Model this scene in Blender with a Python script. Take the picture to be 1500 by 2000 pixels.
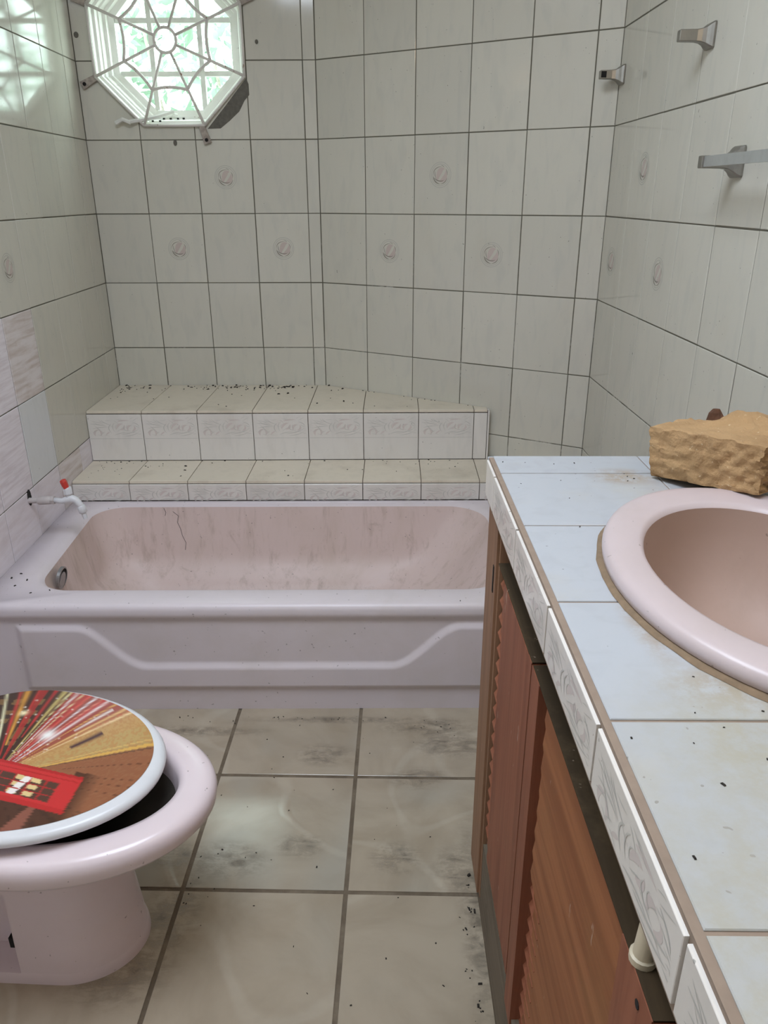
import bpy, bmesh, math, random
import numpy as np
from mathutils import Vector, Matrix, noise

random.seed(7)
for o in list(bpy.data.objects):
    bpy.data.objects.remove(o, do_unlink=True)
SC = bpy.context.scene
COL = SC.collection

# ------------------------------------------------------------------ camera
CAM = Vector((1.1209, -3.0777, 1.300))
_r = Vector((0.99993, 0.0117, -0.0031)).normalized()
_f = Vector((-0.0120, 0.9235, -0.3833)).normalized()
_u = _r.cross(_f).normalized()
_r = _f.cross(_u).normalized()
cam_d = bpy.data.cameras.new('camera')
cam = bpy.data.objects.new('camera', cam_d)
COL.objects.link(cam)
M = Matrix((( _r.x, _u.x, -_f.x, CAM.x), (_r.y, _u.y, -_f.y, CAM.y), (_r.z, _u.z, -_f.z, CAM.z), (0, 0, 0, 1)))
cam.matrix_world = M
cam_d.sensor_fit = 'VERTICAL'
cam_d.sensor_height = 36.0
cam_d.lens = 1492.72 / 2000 * 36.0
cam_d.clip_start = 0.02
SC.camera = cam

# ------------------------------------------------------------------ world, lights, exposure
W = bpy.data.worlds.new('sky'); SC.world = W; W.use_nodes = True
bg = W.node_tree.nodes['Background']
bg.inputs['Color'].default_value = (0.84, 1.0, 0.97, 1)
bg.inputs['Strength'].default_value = 11.0

def area(name, loc, target, sx, sy, power, color, spread=math.pi):
    d = bpy.data.lights.new(name, 'AREA'); d.shape = 'RECTANGLE'; d.size = sx; d.size_y = sy
    d.energy = power; d.color = color; d.spread = spread
    o = bpy.data.objects.new(name, d); COL.objects.link(o); o.location = loc
    dv = (Vector(target) - Vector(loc)).normalized()
    o.rotation_euler = dv.to_track_quat('-Z', 'Y').to_euler()
    return o
# portal that guides daylight sampling through the octagonal window
po = area('window_portal', (0.331, 0.13, 1.797), (0.331, -1.0, 1.797), 0.56, 0.56, 1, (1, 1, 1)); po.data.cycles.is_portal = True
# added cool overhead light, unseen, just under the closed ceiling
area('overhead_fill', (0.78, -2.30, 2.47), (0.78, -2.26, 0.0), 0.80, 0.95, 33.5, (0.76, 0.86, 1.0))
# (the added warm fill lamp above the vanity is built further down)

SC.view_settings.view_transform = 'Standard'
SC.view_settings.look = 'None'
SC.view_settings.gamma = 1.0
SC.view_settings.use_curve_mapping = False
SC.view_settings.exposure = 0.0
FILL_W = 5.0   # watts of the added warm fill lamp

# ------------------------------------------------------------------ helpers
def setp(o, label=None, cat=None, group=None, kind=None):
    if label: o['label'] = label
    if cat: o['category'] = cat
    if group: o['group'] = group
    if kind: o['kind'] = kind
    return o

def empty(name, loc=(0, 0, 0), rz=0.0, parent=None):
    o = bpy.data.objects.new(name, None); COL.objects.link(o)
    o.location = loc; o.rotation_euler = (0, 0, rz); o.empty_display_size = 0.05
    if parent: o.parent = parent
    return o

def link(name, me, parent=None, loc=None, mw=None):
    o = bpy.data.objects.new(name, me); COL.objects.link(o)
    if parent is not None: o.parent = parent
    if mw is not None: o.matrix_local = mw
    elif loc is not None: o.location = loc
    return o

class MB:
    """collects faces for one mesh"""
    def __init__(s): s.v = []; s.f = []; s.m = []
    def add(s, vs, fs, mi=0):
        b = len(s.v); s.v += [tuple(v) for v in vs]
        s.f += [tuple(b + i for i in f) for f in fs]; s.m += [mi] * len(fs)
    def box(s, a, b, mi=0):
        (x0, y0, z0), (x1, y1, z1) = a, b
        s.add([(x0,y0,z0),(x1,y0,z0),(x1,y1,z0),(x0,y1,z0),(x0,y0,z1),(x1,y0,z1),(x1,y1,z1),(x0,y1,z1)],
              [(0,3,2,1),(4,5,6,7),(0,1,5,4),(1,2,6,5),(2,3,7,6),(3,0,4,7)], mi)
    def prism(s, poly, z0, z1, mi=0):
        n = len(poly)
        a = sum(poly[i][0]*poly[(i+1)%n][1]-poly[(i+1)%n][0]*poly[i][1] for i in range(n))
        if a < 0: poly = poly[::-1]
        s.add([(x,y,z0) for x,y in poly]+[(x,y,z1) for x,y in poly],
              [tuple(range(n-1,-1,-1)), tuple(range(n,2*n))]+[(i,(i+1)%n,n+(i+1)%n,n+i) for i in range(n)], mi)
    def loft(s, rings, mi=0, cap0=True, cap1=True, closed=True):
        n = len(rings[0]); vs = [p for r in rings for p in r]; fs = []
        for k in range(len(rings)-1):
            for i in range(n if closed else n-1):
                j = (i+1) % n
                fs.append((k*n+i, k*n+j, (k+1)*n+j, (k+1)*n+i))
        if cap0: fs.append(tuple(range(n-1,-1,-1)))
        if cap1: fs.append(tuple((len(rings)-1)*n+i for i in range(n)))
        s.add(vs, fs, mi)
    def tube(s, pts, rad, seg=10, mi=0, caps=True):
        pts = [Vector(p) for p in pts]; n = len(pts)
        if not hasattr(rad, '__len__'): rad = [rad]*n
        rings = []; ref = None
        for i, p in enumerate(pts):
            t = (pts[min(i+1,n-1)]-pts[max(i-1,0)]).normalized()
            if ref is None:
                ref = t.orthogonal().normalized()
            ref = (ref - t*ref.dot(t)).normalized(); b = t.cross(ref)
            rings.append([tuple(p+rad[i]*(math.cos(2*math.pi*k/seg)*ref+math.sin(2*math.pi*k/seg)*b)) for k in range(seg)])
        s.loft(rings, mi, caps, caps)
    def mesh(s, name, mats, smooth=False, fix=True, angle=None):
        me = bpy.data.meshes.new(name); me.from_pydata(s.v, [], s.f)
        for m in mats: me.materials.append(m)
        me.polygons.foreach_set('material_index', s.m)
        if fix:
            bm = bmesh.new(); bm.from_mesh(me); bmesh.ops.recalc_face_normals(bm, faces=bm.faces); bm.to_mesh(me); bm.free()
        if smooth:
            me.polygons.foreach_set('use_smooth', [True]*len(me.polygons))
            if angle is not None:
                me.update()
                try: me.set_sharp_from_angle(angle=math.radians(angle))
                except Exception: pass
        me.update()
        return me
    def obj(s, name, mats, parent=None, smooth=False, loc=None, mw=None, angle=None, fix=True):
        if not isinstance(mats, (list, tuple)): mats = [mats]
        return link(name, s.mesh(name, mats, smooth, fix, angle), parent, loc, mw)

def cut(o, cutter):
    md = o.modifiers.new('b', 'BOOLEAN'); md.operation = 'DIFFERENCE'; md.solver = 'EXACT'; md.object = cutter
    dg = bpy.context.evaluated_depsgraph_get(); dg.update()
    me = bpy.data.meshes.new_from_object(o.evaluated_get(dg))
    o.modifiers.clear(); me.name = o.data.name; o.data = me

def clip(poly, a, b, c):
    """keep the part of a convex polygon with a*x+b*y<=c"""
    out = []
    for i in range(len(poly)):
        p, q = poly[i], poly[(i+1)%len(poly)]
        dp, dq = a*p[0]+b*p[1]-c, a*q[0]+b*q[1]-c
        if dp <= 0: out.append(p)
        if dp*dq < 0:
            t = dp/(dp-dq); out.append((p[0]+t*(q[0]-p[0]), p[1]+t*(q[1]-p[1])))
    return out

def lerp(a, b, t): return a+(b-a)*t
def sstep(t): t = max(0., min(1., t)); return t*t*(3-2*t)

# ------------------------------------------------------------------ materials
class NT:
    def __init__(s, name):
        s.mat = bpy.data.materials.new(name); s.mat.use_nodes = True
        s.n = s.mat.node_tree.nodes; s.l = s.mat.node_tree.links
        s.b = s.n['Principled BSDF']
    def set(s, node, key, val):
        sk = node.inputs[key]
        if isinstance(val, bpy.types.NodeSocket): s.l.new(val, sk)
        else: sk.default_value = val
    def node(s, typ, ins=None, **props):
        nd = s.n.new(typ)
        for k, v in props.items(): setattr(nd, k, v)
        for k, v in (ins or {}).items(): s.set(nd, k, v)
        return nd
    def math(s, op, a, b=0.0, clamp=False):
        nd = s.node('ShaderNodeMath', operation=op, use_clamp=clamp); s.set(nd, 0, a); s.set(nd, 1, b); return nd.outputs[0]
    def mix(s, f, a, b, blend='MIX'):
        nd = s.node('ShaderNodeMix', data_type='RGBA', blend_type=blend)
        s.set(nd, 0, f); s.set(nd, 6, a); s.set(nd, 7, b); return nd.outputs[2]
    def ramp(s, f, p0, p1, smooth=True):
        nd = s.node('ShaderNodeMapRange', interpolation_type='SMOOTHSTEP' if smooth else 'LINEAR')
        s.set(nd, 0, f); nd.inputs[1].default_value = p0; nd.inputs[2].default_value = p1
        return nd.outputs[0]
    def coord(s, kind='Object'):
        if kind == 'World': return s.node('ShaderNodeNewGeometry').outputs['Position']
        return s.node('ShaderNodeTexCoord').outputs[kind]
    def map(s, vec, scale=(1,1,1), rot=(0,0,0), loc=(0,0,0)):
        nd = s.node('ShaderNodeMapping'); s.set(nd, 'Vector', vec)
        nd.inputs['Scale'].default_value = scale; nd.inputs['Rotation'].default_value = rot; s.set(nd, 'Location', loc)
        return nd.outputs[0]
    def noise(s, vec, scale, detail=4, rough=.55, dist=0):
        nd = s.node('ShaderNodeTexNoise'); s.set(nd, 'Vector', vec); nd.inputs['Scale'].default_value = scale
        nd.inputs['Detail'].default_value = detail; nd.inputs['Roughness'].default_value = rough; nd.inputs['Distortion'].default_value = dist
        return nd.outputs[0]
    def rnd(s): return s.node('ShaderNodeObjectInfo').outputs['Random']
    def bump(s, h, strength, dist=.002):
        nd = s.node('ShaderNodeBump'); s.set(nd, 'Height', h); nd.inputs['Strength'].default_value = strength; nd.inputs['Distance'].default_value = dist
        s.l.new(nd.outputs[0], s.b.inputs['Normal'])
    def out(s, col=None, rough=None, metal=None, spec=None):
        if col is not None: s.set(s.b, 'Base Color', col)
        if rough is not None: s.set(s.b, 'Roughness', rough)
        if metal is not None: s.set(s.b, 'Metallic', metal)
        if spec is not None: s.set(s.b, 'Specular IOR Level', spec)
        return s.mat

def srgb(r, g, b):
    f = lambda c: (c/255/12.92 if c/255 <= .04045 else ((c/255+.055)/1.055)**2.4)
    return (f(r), f(g), f(b), 1)

def blobs(t, w, lst):
    """soft patches at fixed places on the floor and counter"""
    tot = None
    for (x, y, rx, ry) in lst:
        p = t.map(w, (1/rx, 1/ry, 0), (0, 0, 0), (-x/rx, -y/ry, 0))
        L = t.node('ShaderNodeVectorMath', operation='LENGTH'); t.l.new(p, L.inputs[0])
        f = t.ramp(L.outputs['Value'], 1.0, 0.15)
        tot = f if tot is None else t.math('MAXIMUM', tot, f)
    return tot
def m_tile(name, base, streak, rough=.13, dirt=.25, warm=(.55,.50,.40,1), dust_shade=None):
    """glazed wall tile: pale ground, faint slanting veins, some grime"""
    t = NT(name); c = t.coord(); r = t.rnd()
    off = t.node('ShaderNodeCombineXYZ', {0: t.math('MULTIPLY', r, 37.0), 1: t.math('MULTIPLY', r, 11.0), 2: t.math('MULTIPLY', r, 53.0)}).outputs[0]
    v = t.map(c, (34, 34, 9), (0, math.radians(24), 0), off)
    n1 = t.noise(v, 1.0, 3, .5, .6)
    col = t.mix(t.math('MULTIPLY', t.ramp(n1, .46, .74), .50), base, streak)
    tone = t.math('ADD', t.math('MULTIPLY', r, .07), .95)
    col = t.mix(1.0, col, t.node('ShaderNodeCombineColor', {0: tone, 1: tone, 2: tone}).outputs[0], 'MULTIPLY')
    w = t.coord('World')
    g = t.noise(t.map(w, (1, 1, .6)), 7.0, 5, .6)
    col = t.mix(t.math('MULTIPLY', t.ramp(g, .5, .82), dirt), col, warm)
    sp = t.noise(w, 130.0, 1, .4)
    col = t.mix(t.math('MULTIPLY', t.ramp(sp, .78, .80), .55), col, (.12, .11, .09, 1))
    if dust_shade:      # brown dust patches, then painted dimming of the near counter
        fine = t.noise(w, 45.0, 5, .7)
        m1 = t.math('MULTIPLY', blobs(t, w, dust_shade[0]), t.ramp(fine, .32, .62))
        col = t.mix(t.math('MULTIPLY', m1, .75), col, (.36, .27, .17, 1))
        m2 = t.math('MULTIPLY', blobs(t, w, dust_shade[1]), t.math('ADD', .45, t.math('MULTIPLY', t.ramp(fine, .3, .7), .55)))  # paints the weaker, warmer light of the near counter into the colour
        col = t.mix(t.math('MULTIPLY', m2, .9), col, (.40, .37, .29, 1))
    return t.out(col, t.math('ADD', t.math('MULTIPLY', g, .06), rough-.03), spec=.5)

M_TILE = m_tile('glazed_tile', (.63, .605, .525, 1), (.555, .545, .485, 1), .085)
M_TREAD = m_tile('dusty_tread_tile', (.77, .69, .565, 1), (.70, .63, .51, 1), .38, .45, (.42, .35, .26, 1))
M_RISER = m_tile('dusty_riser_tile', (.77, .73, .685, 1), (.68, .65, .61, 1), .22, .40, (.60, .53, .46, 1))
M_COUNTER = m_tile('counter_tile', (.45, .465, .495, 1), (.41, .42, .445, 1), .26, .42, (.50, .44, .33, 1), ([(1.47, -1.985, .07, .05), (1.43, -2.52, .10, .05), (1.375, -2.40, .03, .12), (1.53, -2.60, .12, .05)], [(1.55, -2.78, .40, .36), (1.40, -2.85, .3, .4), (1.42, -2.60, .16, .16), (1.66, -2.0, .16, .14)]))

M_EDGE = m_tile('border_edge_tile', (.80, .755, .70, 1), (.71, .675, .63, 1), .22, .30, (.66, .58, .49, 1))

def m_combed(name, base, dark, ang, sc=(6, 6, 90), rough=.5):
    t = NT(name); c = t.coord(); r = t.rnd()
    off = t.node('ShaderNodeCombineXYZ', {0: t.math('MULTIPLY', r, 17.0), 2: t.math('MULTIPLY', r, 29.0)}).outputs[0]
    v = t.map(c, sc, (0, math.radians(ang), 0), off)
    n1 = t.noise(v, 1.0, 4, .6, .3)
    n2 = t.noise(t.map(c, (5, 5, 5), (0,0,0), off), 3.0, 3, .6)
    f = t.math('ADD', t.math('MULTIPLY', t.ramp(n1, .38, .68), .75), t.math('MULTIPLY', t.ramp(n2, .5, .8), .35), True)
    col = t.mix(f, base, dark)
    t.bump(n1, .3, .002)
    return t.out(col, rough)
M_COMBED = m_combed('combed_adhesive', (.84, .785, .83, 1), (.67, .595, .63, 1), 20)
M_STAINED = m_combed('brown_stained_tile', (.76, .70, .70, 1), (.50, .40, .35, 1), 90, (5, 5, 46), .35)
M_PINKISH = m_combed('pink_stained_tile', (.80, .745, .79, 1), (.69, .62, .645, 1), 78, (6, 6, 40), .35)
M_CLEAN = m_tile('clean_white_tile', (.68, .69, .70, 1), (.62, .63, .64, 1), .12, .05)

def m_grout(name, dark, light, thr=(.42, .62)):
    t = NT(name); w = t.coord('World')
    n = t.noise(w, 5.0, 5, .65)
    h = t.math('SUBTRACT', t.node('ShaderNodeSeparateXYZ', {0: w}).outputs[2], 1.0)
    f = t.ramp(t.math('SUBTRACT', n, t.math('MULTIPLY', h, .22)), thr[0], thr[1])
    fine = t.noise(w, 90.0, 2, .6)
    col = t.mix(t.math('MULTIPLY', f, t.ramp(fine, .3, .6)), dark, light)
    return t.out(col, .9)
M_GROUT = m_grout('wall_grout', (.125, .115, .085, 1), (.50, .48, .43, 1), (.56, .76))
M_LEDGECORE = m_grout('dirty_ledge_grout', (.10, .075, .055, 1), (.26, .20, .16, 1), (.5, .8))
t = NT('brown_counter_grout'); n = t.noise(t.coord('World'), 60, 4)
M_BROWNGROUT = t.out(t.mix(n, (.33, .25, .19, 1), (.22, .16, .12, 1)), .9)
t = NT('floor_grout'); n = t.noise(t.coord('World'), 14, 5, .7)
M_FLOORGROUT = t.out(t.mix(t.ramp(n, .35, .7), (.13, .098, .066, 1), (.21, .165, .115, 1)), .95)

def m_floor():
    t = NT('marbled_floor_tile'); c = t.coord(); r = t.rnd(); w = t.coord('World')
    off = t.node('ShaderNodeCombineXYZ', {0: t.math('MULTIPLY', r, 31.0), 1: t.math('MULTIPLY', r, 7.0), 2: t.math('MULTIPLY', r, 53.0)}).outputs[0]
    n1 = t.noise(t.map(c, (4, 7, 4), (0, 0, .7), off), 1.0, 5, .55, 1.2)
    col = t.mix(t.ramp(n1, .35, .7), (.43, .36, .27, 1), (.355, .29, .21, 1))
    n2 = t.noise(t.map(c, (3, 3, 3), (0, 0, 0), off), 1.0, 2, .5, .5)
    col = t.mix(t.math('MULTIPLY', t.ramp(n2, .5, .8), .55), col, (.41, .40, .345, 1))
    # faint light raised veins: bands where a warped field crosses zero
    vn = t.noise(t.map(c, (2.6, 2.6, 2.6), (0, 0, .9), off), 1.0, 1, .3, .2)
    vein = t.math('SUBTRACT', 1.0, t.ramp(t.math('ABSOLUTE', t.math('SUBTRACT', vn, .5)), .004, .022))
    col = t.mix(t.math('MULTIPLY', vein, .20), col, (.58, .52, .42, 1))
    spots = blobs(t, w, [(1.22, -1.43, .17, .06), (1.27, -1.50, .13, .07), (.95, -1.54, .10, .055), (.77, -1.87, .12, .07), (.92, -1.83, .07, .05),
                         (1.13, -1.86, .08, .06), (1.26, -1.89, .08, .09), (.66, -1.86, .08, .05), (1.29, -2.0, .05, .35), (.62, -2.10, .15, .13), (.69, -2.0, .08, .14), (1.18, -1.62, .1, .05), (.56, -1.45, .3, .03), (1.0, -1.40, .35, .02)])
    br = t.noise(t.map(w, (14, 44, 1), (0, 0, .25)), 1.0, 6, .75, .8)
    br2 = t.noise(w, 30.0, 5, .7)
    dm = t.math('MULTIPLY', spots, t.ramp(t.math('ADD', t.math('MULTIPLY', br, .6), t.math('MULTIPLY', br2, .4)), .40, .62))
    col = t.mix(t.math('MULTIPLY', dm, .80), col, (.13, .105, .075, 1))
    film = t.ramp(t.noise(t.map(w, (3, 6, 1)), 1.6, 6, .65), .45, .8)
    col = t.mix(t.math('MULTIPLY', film, .30), col, (.30, .25, .19, 1))
    rough = t.math('ADD', t.math('MULTIPLY', dm, .22), t.math('ADD', .11, t.math('MULTIPLY', br2, .10)))
    t.bump(t.math('MULTIPLY', vein, 1.0), .25, .0015)
    return t.out(col, rough, spec=.5)
M_FLOOR = m_floor()

def m_ceramic(name, base, stain, amt, rough=.12, scale=5.0, streak=False, low=None):
    t = NT(name); w = t.coord('World')
    n = t.noise(t.map(w, (1, 1, .35) if streak else (1, 1, 1)), scale, 6, .65, .4)
    col = t.mix(t.math('MULTIPLY', t.ramp(n, .42, .75), amt), base, stain)
    if low:
        fine = t.noise(t.map(w, (26, 26, 3)), 1.0, 5, .7, .3)
        f = t.math('MULTIPLY', t.ramp(fine, .5, .72), low[0])
        col = t.mix(f, col, low[1])
        blot = t.noise(w, 11.0, 6, .75, .6)
        col = t.mix(t.math('MULTIPLY', t.ramp(blot, .57, .72), low[0]*.9), col, low[1])
    sp = t.noise(w, 95.0, 2, .4)
    col = t.mix(t.math('MULTIPLY', t.ramp(sp, .735, .76), .5), col, (.12, .09, .07, 1))
    return t.out(col, t.math('ADD', rough, t.math('MULTIPLY', n, .14)), spec=.5)
M_TUB = m_ceramic('pink_tub_enamel', (.72, .645, .67, 1), (.64, .57, .555, 1), .6, .30)
M_TUBIN = m_ceramic('stained_tub_interior', (.70, .565, .53, 1), (.61, .49, .43, 1), .8, .42, 6, True, (.42, (.37, .28, .225, 1)))
M_TOILET = m_ceramic('pink_toilet_porcelain', (.80, .68, .70, 1), (.70, .58, .55, 1), .35, .16, 4)
M_BASIN = m_ceramic('pink_basin_porcelain', (.56, .465, .465, 1), (.50, .405, .375, 1), .6, .28, 6)
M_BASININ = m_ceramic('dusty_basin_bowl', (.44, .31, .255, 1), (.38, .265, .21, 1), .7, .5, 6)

def m_plain(name, col, rough=.5, metal=0, var=.12, sc=30, spec=.5):
    t = NT(name); n = t.noise(t.coord(), sc, 4)
    d = tuple(c*(1-var*2) for c in col[:3])+(1,)
    return t.out(t.mix(n, col, d), rough, metal, spec)
M_WHITEPAINT = m_plain('old_white_paint', (.85, .84, .79, 1), .45, 0, .12, 40)
M_WHITEPVC = m_plain('white_plastic', (.78, .78, .80, 1), .3, 0, .05)
M_OLDPVC = m_plain('dusty_white_plastic', (.62, .56, .54, 1), .45, 0, .14, 60)
M_RED = m_plain('red_plastic', (.65, .055, .04, 1), .35, 0, .1)
M_CREAMPL = m_plain('cream_plastic', (.72, .62, .45, 1), .4, 0, .1)
M_BOWLSHADE = m_plain('dark_bowl_shade', (.055, .046, .036, 1), .6, 0, .3, 25)  # near-black colour paints the deep shade inside the bowl
M_BLACK = m_plain('black_hole', (.012, .010, .009, 1), .9, 0, .1)
M_METAL = m_plain('worn_chrome', (.40, .385, .35, 1), .34, .85, .25, 25)
M_BAR = m_plain('brushed_aluminium', (.62, .63, .63, 1), .42, .7, .12, 60)
M_STEEL = m_plain('grey_drain_steel', (.42, .41, .41, 1), .35, .7, .25, 120)
M_CEIL = m_plain('ceiling_paint', (.84, .82, .78, 1), .9, 0, .03)
M_PLASTER = m_plain('plaster', (.84, .82, .79, 1), .9, 0, .03)
M_MORTAR = m_plain('exposed_mortar', (.20, .185, .155, 1), .95, 0, .3, 70)
M_DIRT = m_plain('dark_crumbs', (.045, .035, .026, 1), .95, 0, .4, 200)
M_SAND = m_plain('wood_dust', (.42, .29, .17, 1), .95, 0, .2, 200)
M_PUTTY = m_plain('brown_sealant', (.30, .205, .125, 1), .9, 0, .25, 90)
M_RUST = m_plain('rusty_paint', (.62, .53, .46, 1), .8, 0, .4, 90)
M_LEAF = m_plain('leaf_green', (.30, .40, .31, 1), .5, 0, .12, 10)
M_PRINTG = m_plain('print_grey_green', (.395, .395, .385, 1), .22, 0, .08)
M_PRINTP = m_plain('print_pink', (.53, .455, .445, 1), .22, 0, .05)
M_PRINTD = m_plain('print_grey_brown', (.335, .305, .26, 1), .2, 0, .1)
M_PRINTG2 = m_plain('riser_print_grey', (.615, .595, .55, 1), .25, 0, .06)
M_PRINTP2 = m_plain('riser_print_pink', (.72, .635, .60, 1), .25, 0, .05)
M_MEDPINK = m_plain('medallion_pink', (.60, .50, .455, 1), .15, 0, .06)
M_PRINTL = m_plain('print_ring', (.505, .49, .44, 1), .2, 0, .05)

def m_paintframe():
    t = NT('peeling_frame_paint'); w = t.coord('World')
    n = t.noise(w, 40.0, 5, .7)
    col = t.mix(t.ramp(n, .66, .70), (.84, .83, .78, 1), (.22, .17, .12, 1))
    return t.out(col, .5)
M_FRAME = m_paintframe()
def m_grille():
    t = NT('grille_paint'); w = t.coord('World'); n = t.noise(w, 55.0, 4, .7)
    return t.out(t.mix(t.ramp(n, .62, .68), (.74, .70, .65, 1), (.30, .19, .12, 1)), .55)
M_GRILLE = m_grille()

def m_wood(name, a, b, c, axis='Z', rough=.45, dirt=.35):
    t = NT(name); w = t.coord('World')
    sc = {'Z': (38, 38, 1.6), 'Y': (38, 1.6, 38)}[axis]
    n = t.noise(t.map(w, sc), 1.0, 5, .6, .8)
    col = t.mix(t.ramp(n, .35, .68), a, b)
    n2 = t.noise(w, 6.0, 6, .7)
    col = t.mix(t.math('MULTIPLY', t.ramp(n2, .48, .75), dirt), col, c)
    sp = t.noise(t.map(w, (60, 60, 18)), 1.0, 3, .6)
    col = t.mix(t.math('MULTIPLY', t.ramp(sp, .69, .74), .5), col, (.55, .42, .33, 1))
    t.bump(n, .15, .001)
    return t.out(col, rough+.12, spec=.3)
M_WOOD = m_wood('varnished_red_wood', (.31, .112, .060, 1), (.215, .070, .036, 1), (.235, .115, .058, 1))
M_WOODY = m_wood('varnished_red_wood_rail', (.355, .135, .052, 1), (.25, .085, .030, 1), (.30, .15, .052, 1), 'Y')
M_WOODSTILE = m_wood('worn_brown_wood', (.32, .175, .10, 1), (.24, .125, .07, 1), (.26, .19, .11, 1))
M_MOULD = m_wood('mouldy_bare_wood', (.085, .056, .030, 1), (.045, .030, .016, 1), (.17, .115, .06, 1), 'Y', .9, .6)
M_TOE = m_wood('grey_weathered_board', (.20, .16, .115, 1), (.14, .11, .075, 1), (.10, .08, .055, 1), 'Y', .8, .5)

def m_block():
    t = NT('rough_cut_wood'); c = t.coord()
    n = t.noise(t.map(c, (9, 9, 9)), 1.0, 6, .6, .5)
    n2 = t.noise(t.map(c, (70, 14, 14), (0, math.radians(-32), 0)), 1.0, 5, .65, .6)
    col = t.mix(t.ramp(n, .35, .7), (.45, .28, .135, 1), (.35, .21, .095, 1))
    col = t.mix(t.math('MULTIPLY', t.ramp(n2, .52, .75), .55), col, (.27, .15, .07, 1))
    col = t.mix(t.math('MULTIPLY', t.ramp(t.noise(c, 160, 2), .68, .74), .6), col, (.70, .55, .36, 1))
    t.bump(t.math('ADD', n2, t.noise(c, 130, 3)), .6, .004)
    return t.out(col, .9)
M_BLOCK = m_block()
M_BARK = m_plain('reddish_bark', (.17, .075, .04, 1), .95, 0, .4, 60)

def m_glass():
    m = bpy.data.materials.new('window_glass'); m.use_nodes = True
    n = m.node_tree.nodes; l = m.node_tree.links; n.remove(n['Principled BSDF'])
    tr = n.new('ShaderNodeBsdfTransparent'); tr.inputs[0].default_value = (.95, .98, .97, 1)
    gl = n.new('ShaderNodeBsdfGlossy'); gl.inputs['Roughness'].default_value = .03
    fr = n.new('ShaderNodeFresnel'); ge = n.new('ShaderNodeNewGeometry'); mr = n.new('ShaderNodeMapRange')
    mr.inputs[3].default_value = 1.45; mr.inputs[4].default_value = 1/1.45      # same reflectance from both faces of the pane
    l.new(ge.outputs['Backfacing'], mr.inputs[0]); l.new(mr.outputs[0], fr.inputs[0])
    mx = n.new('ShaderNodeMixShader'); l.new(fr.outputs[0], mx.inputs[0]); l.new(tr.outputs[0], mx.inputs[1]); l.new(gl.outputs[0], mx.inputs[2])
    l.new(mx.outputs[0], n['Material Output'].inputs[0])
    return m
M_GLASS = m_glass()

# ------------------------------------------------------------------ room shape
TW, TH = .2, .2505                    # tile pitch
ZL = [.485+TH*k for k in range(-2, 9)]  # heights of the horizontal joints
ZL[0] = 0.0
ZTOP = 2.489
AXC = .8458                            # x where the back wall turns
AA = -.5227                            # direction of the slanting wall
AL = 1.0744                            # its length
C3 = Vector((AXC+AL*math.cos(AA), AL*math.sin(AA), 0))
RA = -1.5396
def lwall_x(y): return -y*.0319
def rwall_x(y): return C3.x+(C3.y-y)*math.tan(math.pi/2+RA) if False else C3.x+(C3.y-y)*(math.cos(RA)/-math.sin(RA))
GAP = .0032
DEP = .0016                            # joint depth

def stroke_pts(p0, p1, p2, w, n=8):
    L = []; R = []
    for i in range(n+1):
        t = i/n
        x = (1-t)**2*p0[0]+2*t*(1-t)*p1[0]+t*t*p2[0]; y = (1-t)**2*p0[1]+2*t*(1-t)*p1[1]+t*t*p2[1]
        dx = 2*(1-t)*(p1[0]-p0[0])+2*t*(p2[0]-p1[0]); dy = 2*(1-t)*(p1[1]-p0[1])+2*t*(p2[1]-p1[1])
        d = math.hypot(dx, dy) or 1; ww = w*math.sin(math.pi*min(1, .08+.92*t))
        L.append((x-dy/d*ww, y+dx/d*ww)); R.append((x+dy/d*ww, y-dx/d*ww))
    return L, R
def add_stroke(mb, p0, p1, p2, w, y, mi, n=8):
    L, R = stroke_pts(p0, p1, p2, w, n)
    vs = [(a[0], y, a[1]) for a in L]+[(a[0], y, a[1]) for a in R]; k = n+1
    mb.add(vs, [(i, i+1, k+i+1, k+i) for i in range(n)], mi)
def add_disc(mb, cx, cz, rx, rz, y, mi, n=18, r0=0.0):
    o = [(cx+rx*math.cos(2*math.pi*i/n), y, cz+rz*math.sin(2*math.pi*i/n)) for i in range(n)]
    if r0 == 0: mb.add(o, [tuple(range(n))], mi)
    else:
        q = [(cx+rx*r0*math.cos(2*math.pi*i/n), y, cz+rz*r0*math.sin(2*math.pi*i/n)) for i in range(n)]
        mb.add(o+q, [(i, (i+1)%n, n+(i+1)%n, n+i) for i in range(n)], mi)

LEAVES = [((.03,.36),(.20,.36),(.37,.52),.010),((.06,.60),(.20,.50),(.36,.53),.009),((.24,.16),(.30,.36),(.44,.42),.009),((.08,.22),(.22,.30),(.34,.45),.006),
          ((.43,.36),(.32,.56),(.43,.84),.013),((.50,.30),(.41,.50),(.49,.78),.010),((.55,.38),(.47,.5),(.54,.68),.006),((.47,.92),(.60,.78),(.76,.78),.009),
          ((.60,.88),(.82,.84),(.97,.60),.010),((.66,.97),(.84,.96),(.98,.74),.008),((.84,.28),(.96,.36),(.97,.52),.010),((.88,.44),(.93,.52),(.99,.55),.007),
          ((.68,.44),(.62,.62),(.74,.72),.010),((.74,.40),(.69,.55),(.78,.66),.006),((.05,.80),(.12,.68),(.22,.64),.007),((.20,.92),(.24,.80),(.30,.74),.006),((.52,.12),(.60,.20),(.72,.22),.005)]
rl = random.Random(21)
for _ in range(22):
    u0, v0 = rl.uniform(.02, .95), rl.uniform(.1, .95); a0 = rl.uniform(-.7, .7)+(.5 if u0 < .5 else -.4); l0 = rl.uniform(.06, .16)
    LEAVES.append(((u0, v0), (min(.99, u0+l0*.5), v0+math.sin(a0)*l0*1.2+rl.uniform(-.1, .1)), (min(.99, u0+l0), min(.98, max(.04, v0+math.sin(a0)*l0*2.4))), rl.uniform(.003, .006)))
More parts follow.
